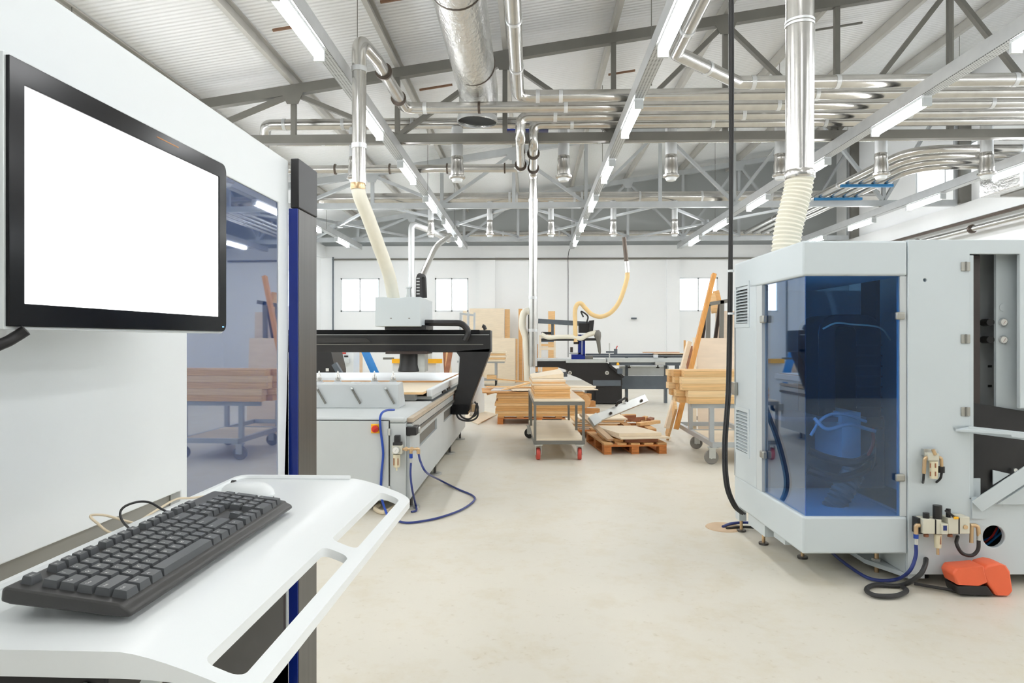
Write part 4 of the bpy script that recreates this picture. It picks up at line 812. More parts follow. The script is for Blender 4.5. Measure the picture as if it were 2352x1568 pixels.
MB().path(fillet([g(972, 741, 9.15), g(1062, 742, 9.15), g(1078, 762, 9.15), g(1068, 782, 9.15)], .14), .042, 8).build('cable_chain', 'black', rt)
MB().box(g(972, 0).x, g(977, 0).x, 9.08, 9.2, g(0, 752).z, g(0, 731).z).build('chain_end', 'black', rt)
a, b = g(956, 683, 9.4), g(975, 633, 9.4)
MB().path(fillet([(a.x + .03, 9.4, a.z), (a.x + .035, 9.4, b.z), (b.x - .03, 9.48, b.z), (b.x - .02, 9.5, a.z)], .06), .042, 6).build('upright_chain', 'rubber', rt)
for k in range(6):
    z = a.z + .04 + .042 * k; MB().box(a.x + .012, a.x + .055, 9.352, 9.358, z, z + .018).build('chain_window', 'alu', rt)
MB().lathe(g(939, 684, 9.4), Z_, [(.04, 0), (.03, .07), (.03, .13), (.045, .132), (.045, .15)], 14).build('air_cylinder', 'saw_light', rt)
# router air unit
u = thing('air_regulator', 'cream air regulator with gauge and brass tee on the router corner', 'air unit', R(910, 1078, RF - .05))
def rp(px0, px1, py0, py1, Y, d, name, mm, bev=.003, par=u): a, b = R(px0, py1, Y), R(px1, py0, Y); return MB().box(a.x, b.x, Y, Y + d, a.z, b.z).build(name, mm, par, bevel=bev)
Yu = RF - .08
rp(900, 923, 1023, 1043, Yu, .07, 'head', 'frl_body', .006); rp(905, 918, 1000, 1017, Yu + .005, .055, 'regulator_knob', 'black', .006); rp(902, 922, 1016, 1024, Yu + .005, .055, 'neck', 'rubber')
c = R(910, 1033, Yu); gg = MB().cyl((c.x, Yu, c.z), (c.x, Yu - .02, c.z), .032, n=24).build('gauge', 'alu', u); MB().cyl((c.x, Yu - .0205, c.z), (c.x, Yu - .022, c.z), .027, n=24).build('gauge_dial', 'gauge_face', gg); MB().bar((c.x - .008, Yu - .0225, c.z - .014), (c.x + .008, Yu - .0225, c.z + .012), .001, .004, (0, 1, 0)).build('needle', 'black', gg)
c = R(911, 1043, Yu + .03); MB().lathe(c, (0, 0, -1), [(.03, 0), (.032, .01), (.03, .1), (.024, .112), (.008, .116), (.008, .14)], 18).build('bowl', 'frl_bowl', u)
for dx in (-.018, .018): MB().box(c.x + dx - .004, c.x + dx + .004, Yu - .003, Yu + .002, c.z - .09, c.z - .03).build('bowl_slot', 'brown_wood', u)
MB().cyl(R(923, 1031, Yu + .03), R(962, 1031, Yu + .03), .012).build('brass_pipe', 'brass', u)
for px in (930, 943): MB().cyl(R(px, 1031, Yu + .03), R(px + 6, 1031, Yu + .03), .02, n=6).build('brass_nut', 'brass', u)
MB().cyl(R(944, 1031, Yu + .03), R(944, 1041, Yu + .03), .014).build('tee', 'brass', u); MB().cyl(R(944, 1042, Yu + .03), R(944, 1052, Yu + .03), .015).build('collar', 'blue_bright', u); MB().cyl(R(944, 1052, Yu + .03), R(944, 1062, Yu + .03), .012).build('coupling', 'alu', u)
MB().path(fillet([R(956, 1031, Yu + .03), R(961, 1031, Yu + .03), R(961, 1042, Yu + .03)], .01), .016).build('elbow', 'brass', u)
tag(MB().tube([R(944, 1060, Yu + .03), R(943, 1090, Yu), R(947, 1125, Yu - .02), F(955, 1160, .03), F(956, 1172, .012), F(945, 1175, .012)], .009).build('air_hose', 'blue_hose'), 'short blue hose hanging straight down from the router air regulator', 'hose')
tag(MB().tube([R(961, 1040, Yu + .03), R(966, 1060, Yu), R(980, 1085, Yu), F(1010, 1102, .05), F(1050, 1122, .014), F(1086, 1138, .013), F(1088, 1150, .013), F(1060, 1170, .013), F(1010, 1188, .013), F(960, 1198, .013), F(925, 1199, .013), F(890, 1185, .013)], .0095).build('air_hose', 'blue_hose'), 'long blue hose looping out over the floor from the router air regulator', 'hose')
tag(MB().tube([R(905, 941, RF + .25), R(885, 943, RF + .1), R(874, 955, RF - .02), R(874, 985, RF - .03), R(880, 1040, RF - .03), R(876, 1090, RF - .03), R(876, 1140, RF - .03), F(890, 1185, .02)], .0105).build('air_hose', 'blue_bright'), 'bright blue hose running down the router front past the red switch', 'hose')
tag(MB().tube([F(870, 1160, .02), F(862, 1168, .02), F(880, 1176, .02), F(905, 1165, .02), F(920, 1158, .1)], .02).build('floor_cable', 'cream_cable'), 'beige cable bent on the floor under the router front', 'cable')
# ================================================================= THINGS BEHIND THE ROUTER
def cbox(name, label, cat, px0, px1, py0, Y, d, m, group=None, bevel=.0): a, b = R(px0, py0, Y), R(px1, py0, Y); return tag(MB().box(a.x, b.x, Y, Y + d, 0, a.z).build(name, m, bevel=bevel), label, cat, group)
t = thing('machine_block', 'black machine block with slanted end beyond the router gantry', 'machine', (R(745, 810, 13.5).x, 13.5, 0))
MB().poly([R(690, 806, 13.5), R(760, 806, 13.5), R(770, 850, 13.5), R(770, 880, 13.5), R(690, 880, 13.5)], (0, .8, 0)).build('housing', 'black', t, bevel=.01); a = R(690, 880, 13.5); MB().box(a.x, a.x + .7, 13.55, 14.2, 0, a.z).build('stand', 'saw_grey', t)
MB().bar(R(768, 835, 13.45), R(782, 858, 13.45), .12, .1).build('side_arm', 'saw_grey', t); c = R(752, 849, 13.49); MB().box(c.x - .03, c.x + .03, 13.48, 13.499, c.z - .03, c.z + .03).build('plate', 'gauge_face', t)
t = thing('control_cabinet', 'white cabinet with red labels beyond the router gantry', 'cabinet', (R(788, 0, 17).x, 17, 0))
a = R(764, 806, 17); b = R(812, 806, 17); MB().box(a.x, b.x, 17, 17.6, 0, a.z + .1).build('body', 'white_paint', t)
for px, py, mm in ((776, 811, 'red_paint'), (790, 811, 'red_paint'), (778, 819, 'red_paint'), (770, 819, 'black'), (795, 818, 'black'), (772, 811, 'black')): c = R(px, py, 16.99); MB().box(c.x - .05, c.x + .05, 16.985, 16.999, c.z - .02, c.z + .02).build('label_plate', mm, t)
c = R(790, 828, 16.9); MB().box(c.x - .12, c.x + .12, 16.8, 16.99, c.z - .06, c.z + .06).build('handle_box', 'grey_paint', t)
tag(MB().hexa([R(811, 930, 18), R(832, 930, 18), R(832, 930, 18) + Vector((0, .03, 0)), R(811, 930, 18) + Vector((0, .03, 0)), R(811, 800, 19), R(833, 803, 19), R(833, 803, 19.03), R(811, 800, 19.03)]).build('cardboard_sheet', 'kraft'), 'brown cardboard sheet standing beside the white cabinet behind the router', 'cardboard')
a, b = R(866, 880, 17.5), R(836, 800, 18.2); a.z = 0.0; tag(MB().bar(R(872, 880, 17.5) * 1, b, .2, .05, (0, 1, 0)).build('blue_plank', 'strap_blue'), 'bright blue board leaning behind the router gantry', 'board')
t = thing('grey_machine', 'pale machine cabinet with yellow bars behind the router spindle', 'machine', (R(930, 0, 16).x, 16, 0))
a, b = R(900, 840, 16), R(1000, 840, 16); MB().box(a.x, b.x, 16.1, 16.8, 0, 1.0).build('body', 'white_paint', t); MB().box(a.x - .0, b.x + .15, 16, 16.12, R(0, 833, 16).z, R(0, 823, 16).z).build('yellow_bar', 'yellow', t); MB().box(R(968, 0, 16).x, R(985, 0, 16).x, 16.2, 16.5, 1.0, R(0, 812, 16).z).build('green_unit', 'saw_light', t)
MB().bar(R(880, 823, 16.05), R(905, 823, 16.05), .03, .05).build('rod', 'steel', t); c = R(980, 849, 15.98); MB().ball(c, .03).build('stop_button', 'red', t)
for i, (x0, x1, mm) in enumerate(((1012, 1036, 'brown_wood'), (1024, 1030, 'board_tan'), (1030, 1022, 'brown_wood'), (1042, 1026, 'board_pale'))):
    a, b = R(x0, 885, 14.6 + .2 * i), R(x1, 800, 15.2 + .2 * i); a.z = .03; tag(MB().bar(a, b, .1, .04, (0, 1, 0)).build('leaning_plank', mm), '%s plank leaning behind the router gantry leg, %s from the spindle' % ('pale' if 'board' in mm else 'dark brown', NTH[i]), 'plank', 'planks leaning behind the gantry leg')
# ================================================================= SHEETS AND RACKS BY THE FAR WALL
def lean(name, label, px0, px1, ptop, Y, m, th=.03, zb=0., back=.3, group=None, cat='board', sk=0.):
    a, b = R(px0, ptop, Y + back), R(px1, ptop, Y + back); lo0, lo1 = Vector((R(px0, 0, Y).x + sk, Y, zb)), Vector((R(px1, 0, Y).x + sk, Y, zb)); o = Vector((0, th, 0))
    return tag(MB().hexa([lo0, lo1, lo1 + o, lo0 + o, a, b, b + o, a + o]).build(name, m), label, cat, group)
G = 'boards leaning at the far wall'
lean('leaning_sheet', 'large pale sheet leaning on the far wall, dark tan edge board behind it', 1078, 1158, 708, 24.6, 'board_pale', group=G)
lean('leaning_sheet', 'narrow tan board edge right beside the large pale sheet on the far wall', 1159, 1171, 710, 24.7, 'board_tan', .05, group=G)
lean('leaning_sheet', 'lower pale sheet standing in front of the large sheet at the far wall', 1112, 1183, 776, 24.1, 'board_pale', group=G)
lean('leaning_sheet', 'narrow pale strip next to the lower sheet at the far wall', 1184, 1189, 778, 24.2, 'board_tan', group=G)
lean('leaning_sheet', 'tall narrow honey coloured board behind the standing pipe hose', 1191, 1200, 709, 24.4, 'board_honey', group=G)
lean('leaning_sheet', 'second tall narrow board behind the standing pipe hose', 1201, 1208, 712, 24.5, 'board_tan', group=G)
lean('leaning_sheet', 'short brown board behind the saw table end', 1229, 1236, 790, 20, 'board_edge', group=G)
t = thing('sheet_rack', 'grey metal frame rack holding pale offcuts behind the gantry end', 'rack', (R(1075, 0, 21).x, 21, 0))
for px in (1058, 1076, 1090): MB().bar(Vector((R(px - 3, 0, 21).x, 21, 0)), R(px, 718, 21.3), .06, .06, (0, 1, 0)).build('upright', 'steel_light', t)
MB().bar(R(1056, 720, 21.3), R(1092, 724, 21.3), .06, .06).build('cross_bar', 'steel_light', t); MB().bar(R(1050, 830, 21), R(1096, 830, 21), .06, .06).build('cross_bar', 'steel_light', t); MB().box(R(1050, 0, 21).x, R(1096, 0, 21).x, 20.7, 21.4, .1, .16).build('base', 'steel_light', t)
lean('leaning_sheet', 'pale offcut standing in the grey frame rack behind the gantry', 1063, 1072, 713, 21.5, 'board_pale', group=G)
# board trolley
t = thing('board_trolley', 'small metal trolley at the back, castors visible beyond the gantry leg', 'trolley', (R(1130, 0, 22.6).x, 22.6, 0))
tx0, tx1 = R(1085, 0, 22.3).x, R(1158, 0, 22.3).x; tz = R(0, 829, 22.3).z
MB().box(tx0, tx1, 22.3, 23.1, tz - .05, tz).build('top_frame', 'steel_light', t)
for x in (tx0 + .1, R(1138, 0, 22.3).x):
    for y in (22.4, 23): MB().bar((x, y, .22), (x, y, tz - .05), .06, .06).build('post', 'steel_light', t)
    MB().cyl((x - .02, 22.4, .1), (x + .02, 22.4, .1), .1, n=18).build('castor', 'rubber', t); MB().cyl((x - .02, 23, .1), (x + .02, 23, .1), .1, n=18).build('castor', 'rubber', t)
MB().box(tx0, R(1140, 0, 22.3).x, 22.35, 23.05, .17, .22).build('base_frame', 'steel_light', t); MB().box(R(1118, 0, 22.3).x, R(1140, 0, 22.3).x, 22.3, 22.7, .221, .35).build('base_block', 'board_tan', t)
n = 5; zt = R(0, 806, 22.3).z
for k in range(n):
    z0_ = tz + (zt - tz) * k / n; j = random.uniform(-.03, .03)
    tag(MB().box(tx0 + .1, R(1161, 0, 22.3).x + j, 22.25, 23.1, z0_ + .001, z0_ + (zt - tz) / n - .004).build('stacked_board', ['board_pale', 'board_tan'][k % 2]), 'board stacked on the small back trolley, %s from the bottom' % NTH[k], 'board', 'boards on the back trolley')
tag(MB().hexa([F(1078, 958), F(1112, 948), F(1112, 948) + Vector((0, .05, 0)), F(1078, 958) + Vector((0, .05, 0)), R(1092, 858, 13.5), R(1112, 866, 13.5), R(1112, 866, 13.55), R(1092, 858, 13.55)]).build('white_panel', 'white_paint'), 'small white panel standing beside the gantry leg', 'panel')
tag(MB().poly([F(1056, 957, .004), F(1098, 975, .004), F(1142, 952, .004), F(1105, 944, .004)], (0, 0, .018)).build('floor_sheet', 'board_pale'), 'pale sheet lying flat on the floor beside the router', 'board')
# ================================================================= SAW
SY = 16.0
def S(px, py, Y=SY): return R(px, py, Y)
saw = thing('panel_saw', 'black and blue sliding table saw with overhead guard arm', 'saw', (S(1370, 0).x, SY + .4, 0))
def sbox(px0, px1, py0, py1, Y0, d, name, m, bevel=0., par=saw): a, b = R(px0, py1, Y0), R(px1, py0, Y0); return MB().box(a.x, b.x, Y0, Y0 + d, a.z, b.z).build(name, m, par, bevel=bevel)
MB().poly([S(1303, 833), S(1395, 833), S(1428, 855), S(1430, 884), S(1372, 890), S(1330, 868), S(1303, 858)], (0, .7, 0)).build('saw_body', 'black', saw, bevel=.01)
a, b = S(1368, 880), S(1429, 880); MB().box(a.x, b.x, SY + .03, SY + .75, .02, a.z).build('saw_base', 'black', saw, bevel=.008); MB().box(a.x - .2, a.x, SY + .1, SY + .7, .05, a.z - .1).build('base_wing', 'black', saw)
sbox(1362, 1426, 873, 886, SY - .01, .03, 'front_panel', 'saw_grey'); sbox(1300, 1392, 825, 833, SY - .05, .85, 'main_table', 'saw_light', .006); sbox(1226, 1300, 824, 829, SY, .8, 'table_extension', 'saw_light', .005)
MB().poly([S(1226, 830), S(1303, 830), S(1303, 850), S(1280, 843), S(1226, 843)], (0, .6, 0)).build('table_bracket', 'black', saw); sbox(1228, 1303, 854, 865, SY + .1, .1, 'lower_brace', 'saw_grey')
for px in (1309, 1394): c = S(px, 856); MB().cyl((c.x, SY, c.z), (c.x, SY - .03, c.z), .045, n=20).build('hand_knob', 'alu', saw); MB().cyl((c.x, SY - .03, c.z), (c.x, SY - .035, c.z), .015).build('knob_centre', 'black', saw)
MB().bar(S(1400, 838, SY - .1), S(1432, 866, SY - .1), .06, .05).build('carriage_arm', 'black', saw); sbox(1418, 1430, 846, 858, SY - .15, .1, 'arm_joint', 'saw_grey'); c = S(1418, 836); MB().lathe((c.x, SY - .1, c.z - .02), Z_, [(.03, 0), (.035, .02), (.02, .06)], 14).build('lamp_knob', 'yellow', saw)
sbox(1395, 1578, 823, 832, SY - .1, .4, 'sliding_table', 'saw_light', .006); sbox(1402, 1566, 832, 839, SY - .05, .3, 'slide_rail', 'saw_grey'); sbox(1345, 1582, 812, 816, SY + .35, .06, 'fence_rail', 'saw_grey'); sbox(1345, 1582, 817, 821, SY + .33, .06, 'fence_rail', 'saw_grey')
sbox(1424, 1536, 841, 862, SY + .4, .2, 'carriage_cover', 'saw_light'); sbox(1429, 1540, 863, 893, SY + .3, .04, 'side_panel', 'saw_grey'); a, b = S(1440, 893, SY + .35), S(1530, 893, SY + .35)
for x in (a.x, b.x): MB().box(x - .03, x + .03, SY + .36, SY + .5, 0, 1.1).build('support_leg', 'saw_grey', saw)
for px in (1445, 1511): MB().lathe(S(px, 845), (0, 0, 1), [(.035, 0), (.04, .02), (.015, .03), (.015, .07)], 12).build('clamp_knob', 'black', saw)
sbox(1505, 1528, 831, 838, SY - .2, .1, 'stop_lever', 'alu', .004); sbox(1552, 1560, 836, 850, SY, .1, 'end_bracket', 'saw_grey')
MB().cyl(S(1400, 832), S(1400, 788), .014).build('clamp_rod', 'alu', saw); MB().bar(S(1392, 808), S(1414, 808), .04, .04).build('clamp_arm', 'saw_grey', saw); sbox(1411, 1418, 801, 813, SY, .1, 'clamp_block', 'saw_grey'); MB().bar(S(1415, 801), S(1418, 794), .02, .02).build('clamp_lever', 'red', saw); sbox(1338, 1362, 818, 825, SY + .1, .3, 'blade_shoe', 'steel')
# overhead guard
MB().bar(S(1236, 737, SY + .2), S(1352, 744, SY + .2), .1, .11).build('guard_beam', 'saw_grey', saw); MB().bar(S(1269, 742, SY + .25), S(1269, 772, SY + .25), .06, .06).build('beam_stay', 'saw_grey', saw); MB().bar(S(1217, 718, SY + .3), Vector((S(1217, 0, SY + .3).x, SY + .3, .02)), .09, .09).build('guard_post', 'black', saw)
MB().poly([S(1354, 736), S(1365, 735), S(1362, 762), S(1353, 762)], (0, .25, 0)).build('guard_head', 'black', saw); sbox(1330, 1354, 742, 764, SY + .1, .3, 'guard_motor', 'black', .01); MB().bar(S(1243, 780), S(1372, 779), .07, .06).build('lower_arm', 'black', saw); sbox(1244, 1272, 762, 768, SY + .3, .1, 'arm_plate', 'black')
sbox(1328, 1336, 768, 820, SY + .1, .14, 'blue_column', 'blue'); sbox(1338, 1344, 768, 816, SY + .05, .14, 'blue_column', 'blue'); sbox(1313, 1344, 814, 825, SY + .05, .3, 'blue_base', 'blue'); sbox(1308, 1334, 810, 813, SY + .1, .2, 'blade_plate', 'steel_light'); sbox(1310, 1316, 797, 809, SY + .1, .1, 'small_motor', 'dark_brown'); sbox(1318, 1330, 784, 790, SY + .1, .1, 'motor_clamp', 'dark_brown')
MB().lathe(S(1372, 764), (.12, 0, -1), [(.05, -.06), (.085, 0), (.08, .08), (.05, .2), (.035, .44), (.02, .5)], 16).build('dust_nozzle', 'steel', saw)
MB().tube([S(1340, 728), S(1335, 715), S(1350, 726), S(1347, 742)], .018).build('guard_cable', 'black', saw)
tag(MB().tube([S(1243, 768), S(1258, 775), S(1285, 774), S(1315, 774), S(1335, 777), S(1352, 768), S(1370, 763)], .058).build('dust_hose', 'pale_hose'), 'pale hose lying along the saw guard arm to its grey nozzle', 'hose')
tag(MB().tube([S(1322, 785), S(1321, 740), S(1321, 712), S(1326, 699), S(1335, 697), S(1345, 708), S(1360, 722), S(1380, 727), S(1402, 718), S(1420, 697), S(1432, 668), S(1440, 640), S(1441, 626)], .052, 12).build('dust_hose', 'amber_hose'), 'amber dust hose hooping over the saw and rising in a long curve', 'hose')
t = thing('hose_drop', 'slanted tan metal pipe dropping to the amber saw hose', 'pipe', S(1440, 625)); MB().cyl(S(1433, 545), S(1439, 602), .05).build('tube', 'collar', t); MB().cyl(S(1439, 600), S(1441, 626), .055).build('cuff', 'galv', t)
tag(MB().tube([R(1226, 720, 13.75), R(1212, 714, 13.8), R(1202, 722, 13.8), R(1200, 750, 13.8), R(1208, 780, 13.8), R(1211, 850, 13.8), R(1212, 930, 13.8)], .07, 14).build('dust_hose', 'pale_hose'), 'pale hose curving off the tall pipe and down to the floor', 'hose')
t = thing('shelf_unit', 'pale wooden shelf frame standing behind the saw', 'frame', (R(1262, 0, 22).x, 22, 0))
for px in (1241, 1274): MB().box(R(px, 0, 22).x - .03, R(px, 0, 22).x + .03, 22, 22.1, 0, R(0, 770, 22).z).build('upright', 'board_pale', t)
for py, mm in ((782, 'saw_grey'), (792, 'board_tan'), (800, 'board_pale')): MB().box(R(1243, 0, 22).x, R(1272, 0, 22).x, 22, 22.15, R(0, py + 3, 22).z, R(0, py - 3, 22).z).build('slat', mm, t)
tag(MB().box(R(1259, 0, 23).x, R(1275, 0, 23).x, 23, 23.03, 0, R(0, 716, 23).z).build('leaning_sheet', 'board_tan'), 'narrow tall tan board standing behind the saw guard arm', 'board', G)
tag(MB().box(R(1246, 0, 21).x, R(1282, 0, 21).x, 21, 21.3, .0, .95).build('wood_block', 'board_honey'), 'honey wood block standing behind the saw table', 'wood block')
for i, (x0, x1, py) in enumerate(((1477, 1560, 809), (1500, 1572, 812))): a, b = S(x0, py, 16.3), S(x1, py, 16.3); tag(MB().box(a.x, b.x, 16.25 - .1 * i, 16.4, a.z - .008, a.z + .008).build('thin_strip', ['board_edge', 'board_tan'][i]), ['thin brown strip lying on the saw fence', 'thin tan strip lying on the saw fence beside the brown one'][i], 'strip')
c = S(1506, 817, 16.05); tag(MB().box(c.x - .05, c.x + .05, 16.0, 16.1, c.z - .05, c.z + .03).build('fence_clamp', 'white_paint', bevel=.01), 'small white clamp on the saw fence', 'clamp')
lean('leaning_sheet', 'short brown board at the end of the saw fence', 1577, 1592, 794, 18, 'brown_wood', .04, group=G); lean('leaning_sheet', 'thin upright tan batten at the end of the saw fence', 1571, 1575, 781, 18.2, 'board_honey', .04, group=G)
# ================================================================= CENTRE TROLLEY
tl = thing('flat_trolley', 'grey two-shelf metal trolley with red castors in the middle aisle', 'trolley', (.35, 8.5, 0), math.radians(2.0))
TM = PM[tl.name]; tw, tlg = .32, 2.08
def tb(x0, x1, y0, y1, z0, z1, name, m, bev=0.): return MB(TM).box(x0, x1, y0, y1, z0, z1).build(name, m, tl, bevel=bev)
for z0_, z1_ in ((.205, .25), (.69, .735)):
    m = MB(TM); m.box(-tw, tw, 0, .035, z0_, z1_); m.box(-tw, tw, tlg - .035, tlg, z0_, z1_); m.box(-tw, -tw + .035, .035, tlg - .035, z0_, z1_); m.box(tw - .035, tw, .035, tlg - .035, z0_, z1_); m.build('shelf_frame', 'steel', tl)
    tb(-tw + .005, tw - .005, .005, tlg - .005, z1_ + .001, z1_ + .015, 'shelf_board', 'ply_shelf')
for x in (-tw + .018, tw - .018):
    for y in (.02, .9, tlg - .02):
        if y == .9 and x < 0: y = 1.4
        tb(x - .016, x + .016, y - .016, y + .016, .2505, .6895, 'post', 'steel')
def castor(par, M, x, y, ang, wm, r=.077, w=.05, hz=.2):
    K = M @ T(x, y, 0) @ RZ(ang)
    f = MB(K); f.box(-.05, .05, -.06, .06, hz - .012, hz); f.box(-w / 2 - .012, -w / 2 - .004, -.03, .045, r - .01, hz - .013); f.box(w / 2 + .004, w / 2 + .012, -.03, .045, r - .01, hz - .013)
    cf = f.build('castor_fork', 'alu', par)
    MB(K).lathe((-w / 2, .02, r), (1, 0, 0), [(r * .6, 0), (r * .93, .002), (r, .012), (r, w - .012), (r * .93, w - .002), (r * .6, w)], 26).build('castor_wheel', wm, cf); MB(K).cyl((-w / 2 - .014, .02, r), (w / 2 + .014, .02, r), .016).build('axle', 'alu', cf)
for x, y, a_, wm in ((-tw + .06, .07, 4, 'red_wheel'), (tw - .06, .07, -3, 'red_wheel'), (-tw + .03, tlg - .1, 70, 'rubber'), (tw - .06, tlg - .1, 20, 'rubber')): castor(tl, TM, x, y, a_, wm)
zt = .751; sp = [('board_tan', .0, .035, -.29, .16, 5)]
for k in range(5):
    j = random.uniform(-.008, .008); tag(MB(TM).box(-.295 + j, .165 + j, .28 + j, 1.5, zt + .03 * k, zt + .03 * k + .0285).build('trolley_board', ['board_tan', 'board_honey'][k % 2]), 'tan board in the lower pack on the middle trolley, %s from the bottom' % NTH[k], 'board', 'boards stacked on the middle trolley')
for k in range(3):
    j = random.uniform(-.01, .01); tag(MB(TM).box(-.31 + j, .13 + j, .55, 1.75, zt + .151 + .024 * k, zt + .151 + .024 * k + .0225).build('trolley_board', ['board_pale', 'board_tan'][k % 2]), 'board in the upper pack on the middle trolley, %s from the bottom' % NTH[k], 'board', 'boards stacked on the middle trolley')
tag(MB(TM).hexa([(-.31, .9, zt + .225), (.12, .8, zt + .225), (.12, 1.5, zt + .24), (-.31, 1.6, zt + .24), (-.31, .9, zt + .237), (.12, .8, zt + .30), (.12, 1.5, zt + .33), (-.31, 1.6, zt + .252)]).build('trolley_board', 'board_pale'), 'pale wedge of board tilted on top of the middle trolley pack', 'board', 'boards stacked on the middle trolley')
# ================================================================= PALLETS AND PILES
def pallet(lab, M, L=.84, D=1.2, grp='wooden pallets'):
    c = M @ Vector((L / 2, D / 2, 0)); p = thing('wooden_pallet', lab, 'pallet', c, 0, grp)
    for x in (.0, L / 2 - .05, L - .1):
        for y in (0., D / 2 - .07, D - .14): MB(M).box(x, x + .1, y, y + .14, .022, .1).build('block', 'pallet_wood', p, bevel=.004)
        MB(M).box(x, x + .1, 0, D, 0, .0215).build('skid', 'pallet_wood', p)
    for y in (0., D / 2 - .07, D - .14): MB(M).box(0, L, y, y + .14, .1005, .1215).build('cross_board', 'pallet_wood', p)
    n = 5
    for k in range(n): x = (L - .12) * k / (n - 1); MB(M).box(x, x + .12, 0, D, .122, .144).build('deck_board', 'pallet_top', p)
    return p
FP = T(.956, 8.98, 0) @ RZ(6.5)
pallet('worn orange pallet nearest the aisle, carrying loose pale boards', FP)
def on(M, pts, name, m, label, cat='board', th=.02, group=None): return tag(MB(M).poly(pts, (0, 0, th)).build(name, m), label, cat, group)
G2 = 'loose boards on the front pallet'
on(FP, [(.30, .06, .147), (.74, .06, .147), (.74, .24, .147), (.30, .24, .147)], 'loose_board', 'brown_wood', 'short brown block lying under the boards on the front pallet', th=.05, group=G2)
on(FP, [(.06, .3, .147), (.28, .1, .147), (.36, .2, .147), (.1, .9, .147)], 'loose_board', 'pallet_top', 'slanted weathered board at the open side of the front pallet', th=.03, group=G2)
on(FP, [(.3, .5, .147), (.8, .5, .147), (.8, 1.1, .147), (.3, 1.1, .147)], 'loose_board', 'board_tan', 'hidden tan board packing the back of the front pallet', th=.05, group=G2)
on(FP, [(.22, -.02, .199), (.90, .0, .199), (.70, .78, .199), (.1, .86, .199)], 'loose_board', 'board_pale', 'wide pale board on the front pallet, below the thick one', th=.02, group=G2)
on(FP, [(.22, .08, .2205), (.80, .10, .2205), (.64, .86, .2205), (.04, .94, .2205)], 'loose_board', 'board_pale', 'thick pale board topmost on the front pallet', th=.045, group=G2)
tag(MB(FP).bar((.12, .15, .17), (-.1, 1.0, .42), .09, .03).build('loose_board', 'kraft'), 'grey weathered plank tilted up against the front pallet boards', 'board', G2)
# debris behind the front pallet
BP = T(.62, 10.45, 0) @ RZ(3)
pallet('darker pallet behind the front pallet, under the pale slats and offcuts', BP, 1.3, .9)
for k in range(5):
    j = random.uniform(-.04, .04); tag(MB(BP).box(-.1 + .05 * k + j, .72 + .03 * k + j, .1, .8, .145 + .03 * k, .145 + .03 * k + .024).build('pale_slat', ['board_pale', 'board_tan'][k % 2]), 'pale slat stacked on the darker pallet beside the middle trolley, %s from the bottom' % NTH[k], 'slat', 'slats on the darker pallet')
t = thing('handled_panel', 'pale aluminium panel with a black handle, tilted on the offcuts', 'panel', W(1420, 960, 9.6))
a, b = W(1366, 962, 9.5), W(1484, 914, 9.8); d = (b - a).normalized(); nrm = Vector((0, -1, .35)).normalized()
MB().bar(a, b, .115, .06, nrm).build('panel', 'alu', t, bevel=.006)
MB().bar(a - d * .06 - Vector((0, 0, .02)), a + d * .06, .14, .08, nrm).build('end_bracket', 'saw_light', t)
h0, h1 = a.lerp(b, .40) + Vector((0, -.05, .07)), a.lerp(b, .62) + Vector((0, -.05, .07)); MB().path(fillet([h0, h0 + Vector((.02, -.05, .06)), h1 + Vector((-.02, -.05, .06)), h1], .03), .016, 8).build('handle', 'black', t)
for k in (.3, .9): c = a.lerp(b, k) + Vector((0, -.055, 0)); MB().ball(c, .02).build('screw_cap', 'dark_brown', t)
for k in range(16):
    px, py = 1405 + k * 6.2 + random.uniform(-4, 4), random.uniform(944, 968) + (k > 12) * 6
    c = F(px, py + 14, .15 if k % 3 else .2); L_o = random.uniform(.14, .34); an = random.uniform(0, 180)
    tag(MB(T(c.x, c.y + .3, c.z) @ RZ(an) @ RXm(random.uniform(-12, 12))).box(-L_o / 2, L_o / 2, -.035, .035, 0, .045).build('wood_offcut', ['brown_wood', 'board_honey', 'board_tan'][k % 3]), '%s wood offcut in the heap behind the front pallet' % ['brown', 'honey coloured', 'tan'][k % 3], 'offcut', ['brown', 'honey', 'tan'][k % 3] + ' offcuts in the heap')
tag(MB().bar(F(1466, 974, .175), F(1512, 968, .19), .1, .05).build('loose_board', 'board_tan'), 'tan board sticking out of the heap beside the front pallet', 'board', G2)
# large pile
LP = T(-.60, 12.15, 0) @ RZ(1)
pallet('pallet under the large board pile', LP, 1.5, 1.1)
for k in range(9):
    j = random.uniform(-.03, .03); tag(MB(LP).box(-.02 + j, 1.52 + j * .7, .0 + random.uniform(-.02, .02), 1.1, .146 + .046 * k, .146 + .046 * k + .043).build('pile_board', ['board_honey', 'board_tan', 'board_honey'][k % 3]), 'thick honey board in the large pile, %s from the bottom' % NTH[k], 'board', 'boards of the large pile')
zt = .146 + .046 * 9
def topb(x0, x1, y0, y1, z, th, rz, m, lab): tag(MB(LP @ T(.75, .5, z) @ RZ(rz)).box(x0, x1, y0, y1, 0, th).build('pile_board', m), lab, 'board', 'boards of the large pile')
topb(-1.05, .75, -.5, .55, zt + .002, .018, 4, 'board_edge', 'wide brown-edged sheet overhanging the large pile toward the router')
topb(-.85, .8, -.35, .6, zt + .022, .016, -5, 'white_paint', 'white faced sheet on the large pile')
topb(-.55, 1.0, -.5, .3, zt + .040, .014, 8, 'board_pale', 'pale sheet twisted on the large pile')
topb(-1.0, .1, -.1, .02, zt + .057, .02, -14, 'board_tan', 'narrow tan strip lying askew on the large pile')
topb(-.2, 1.05, .1, .5, zt + .057, .014, -7, 'board_pale', 'thin pale sheet poking out of the large pile toward the saw')
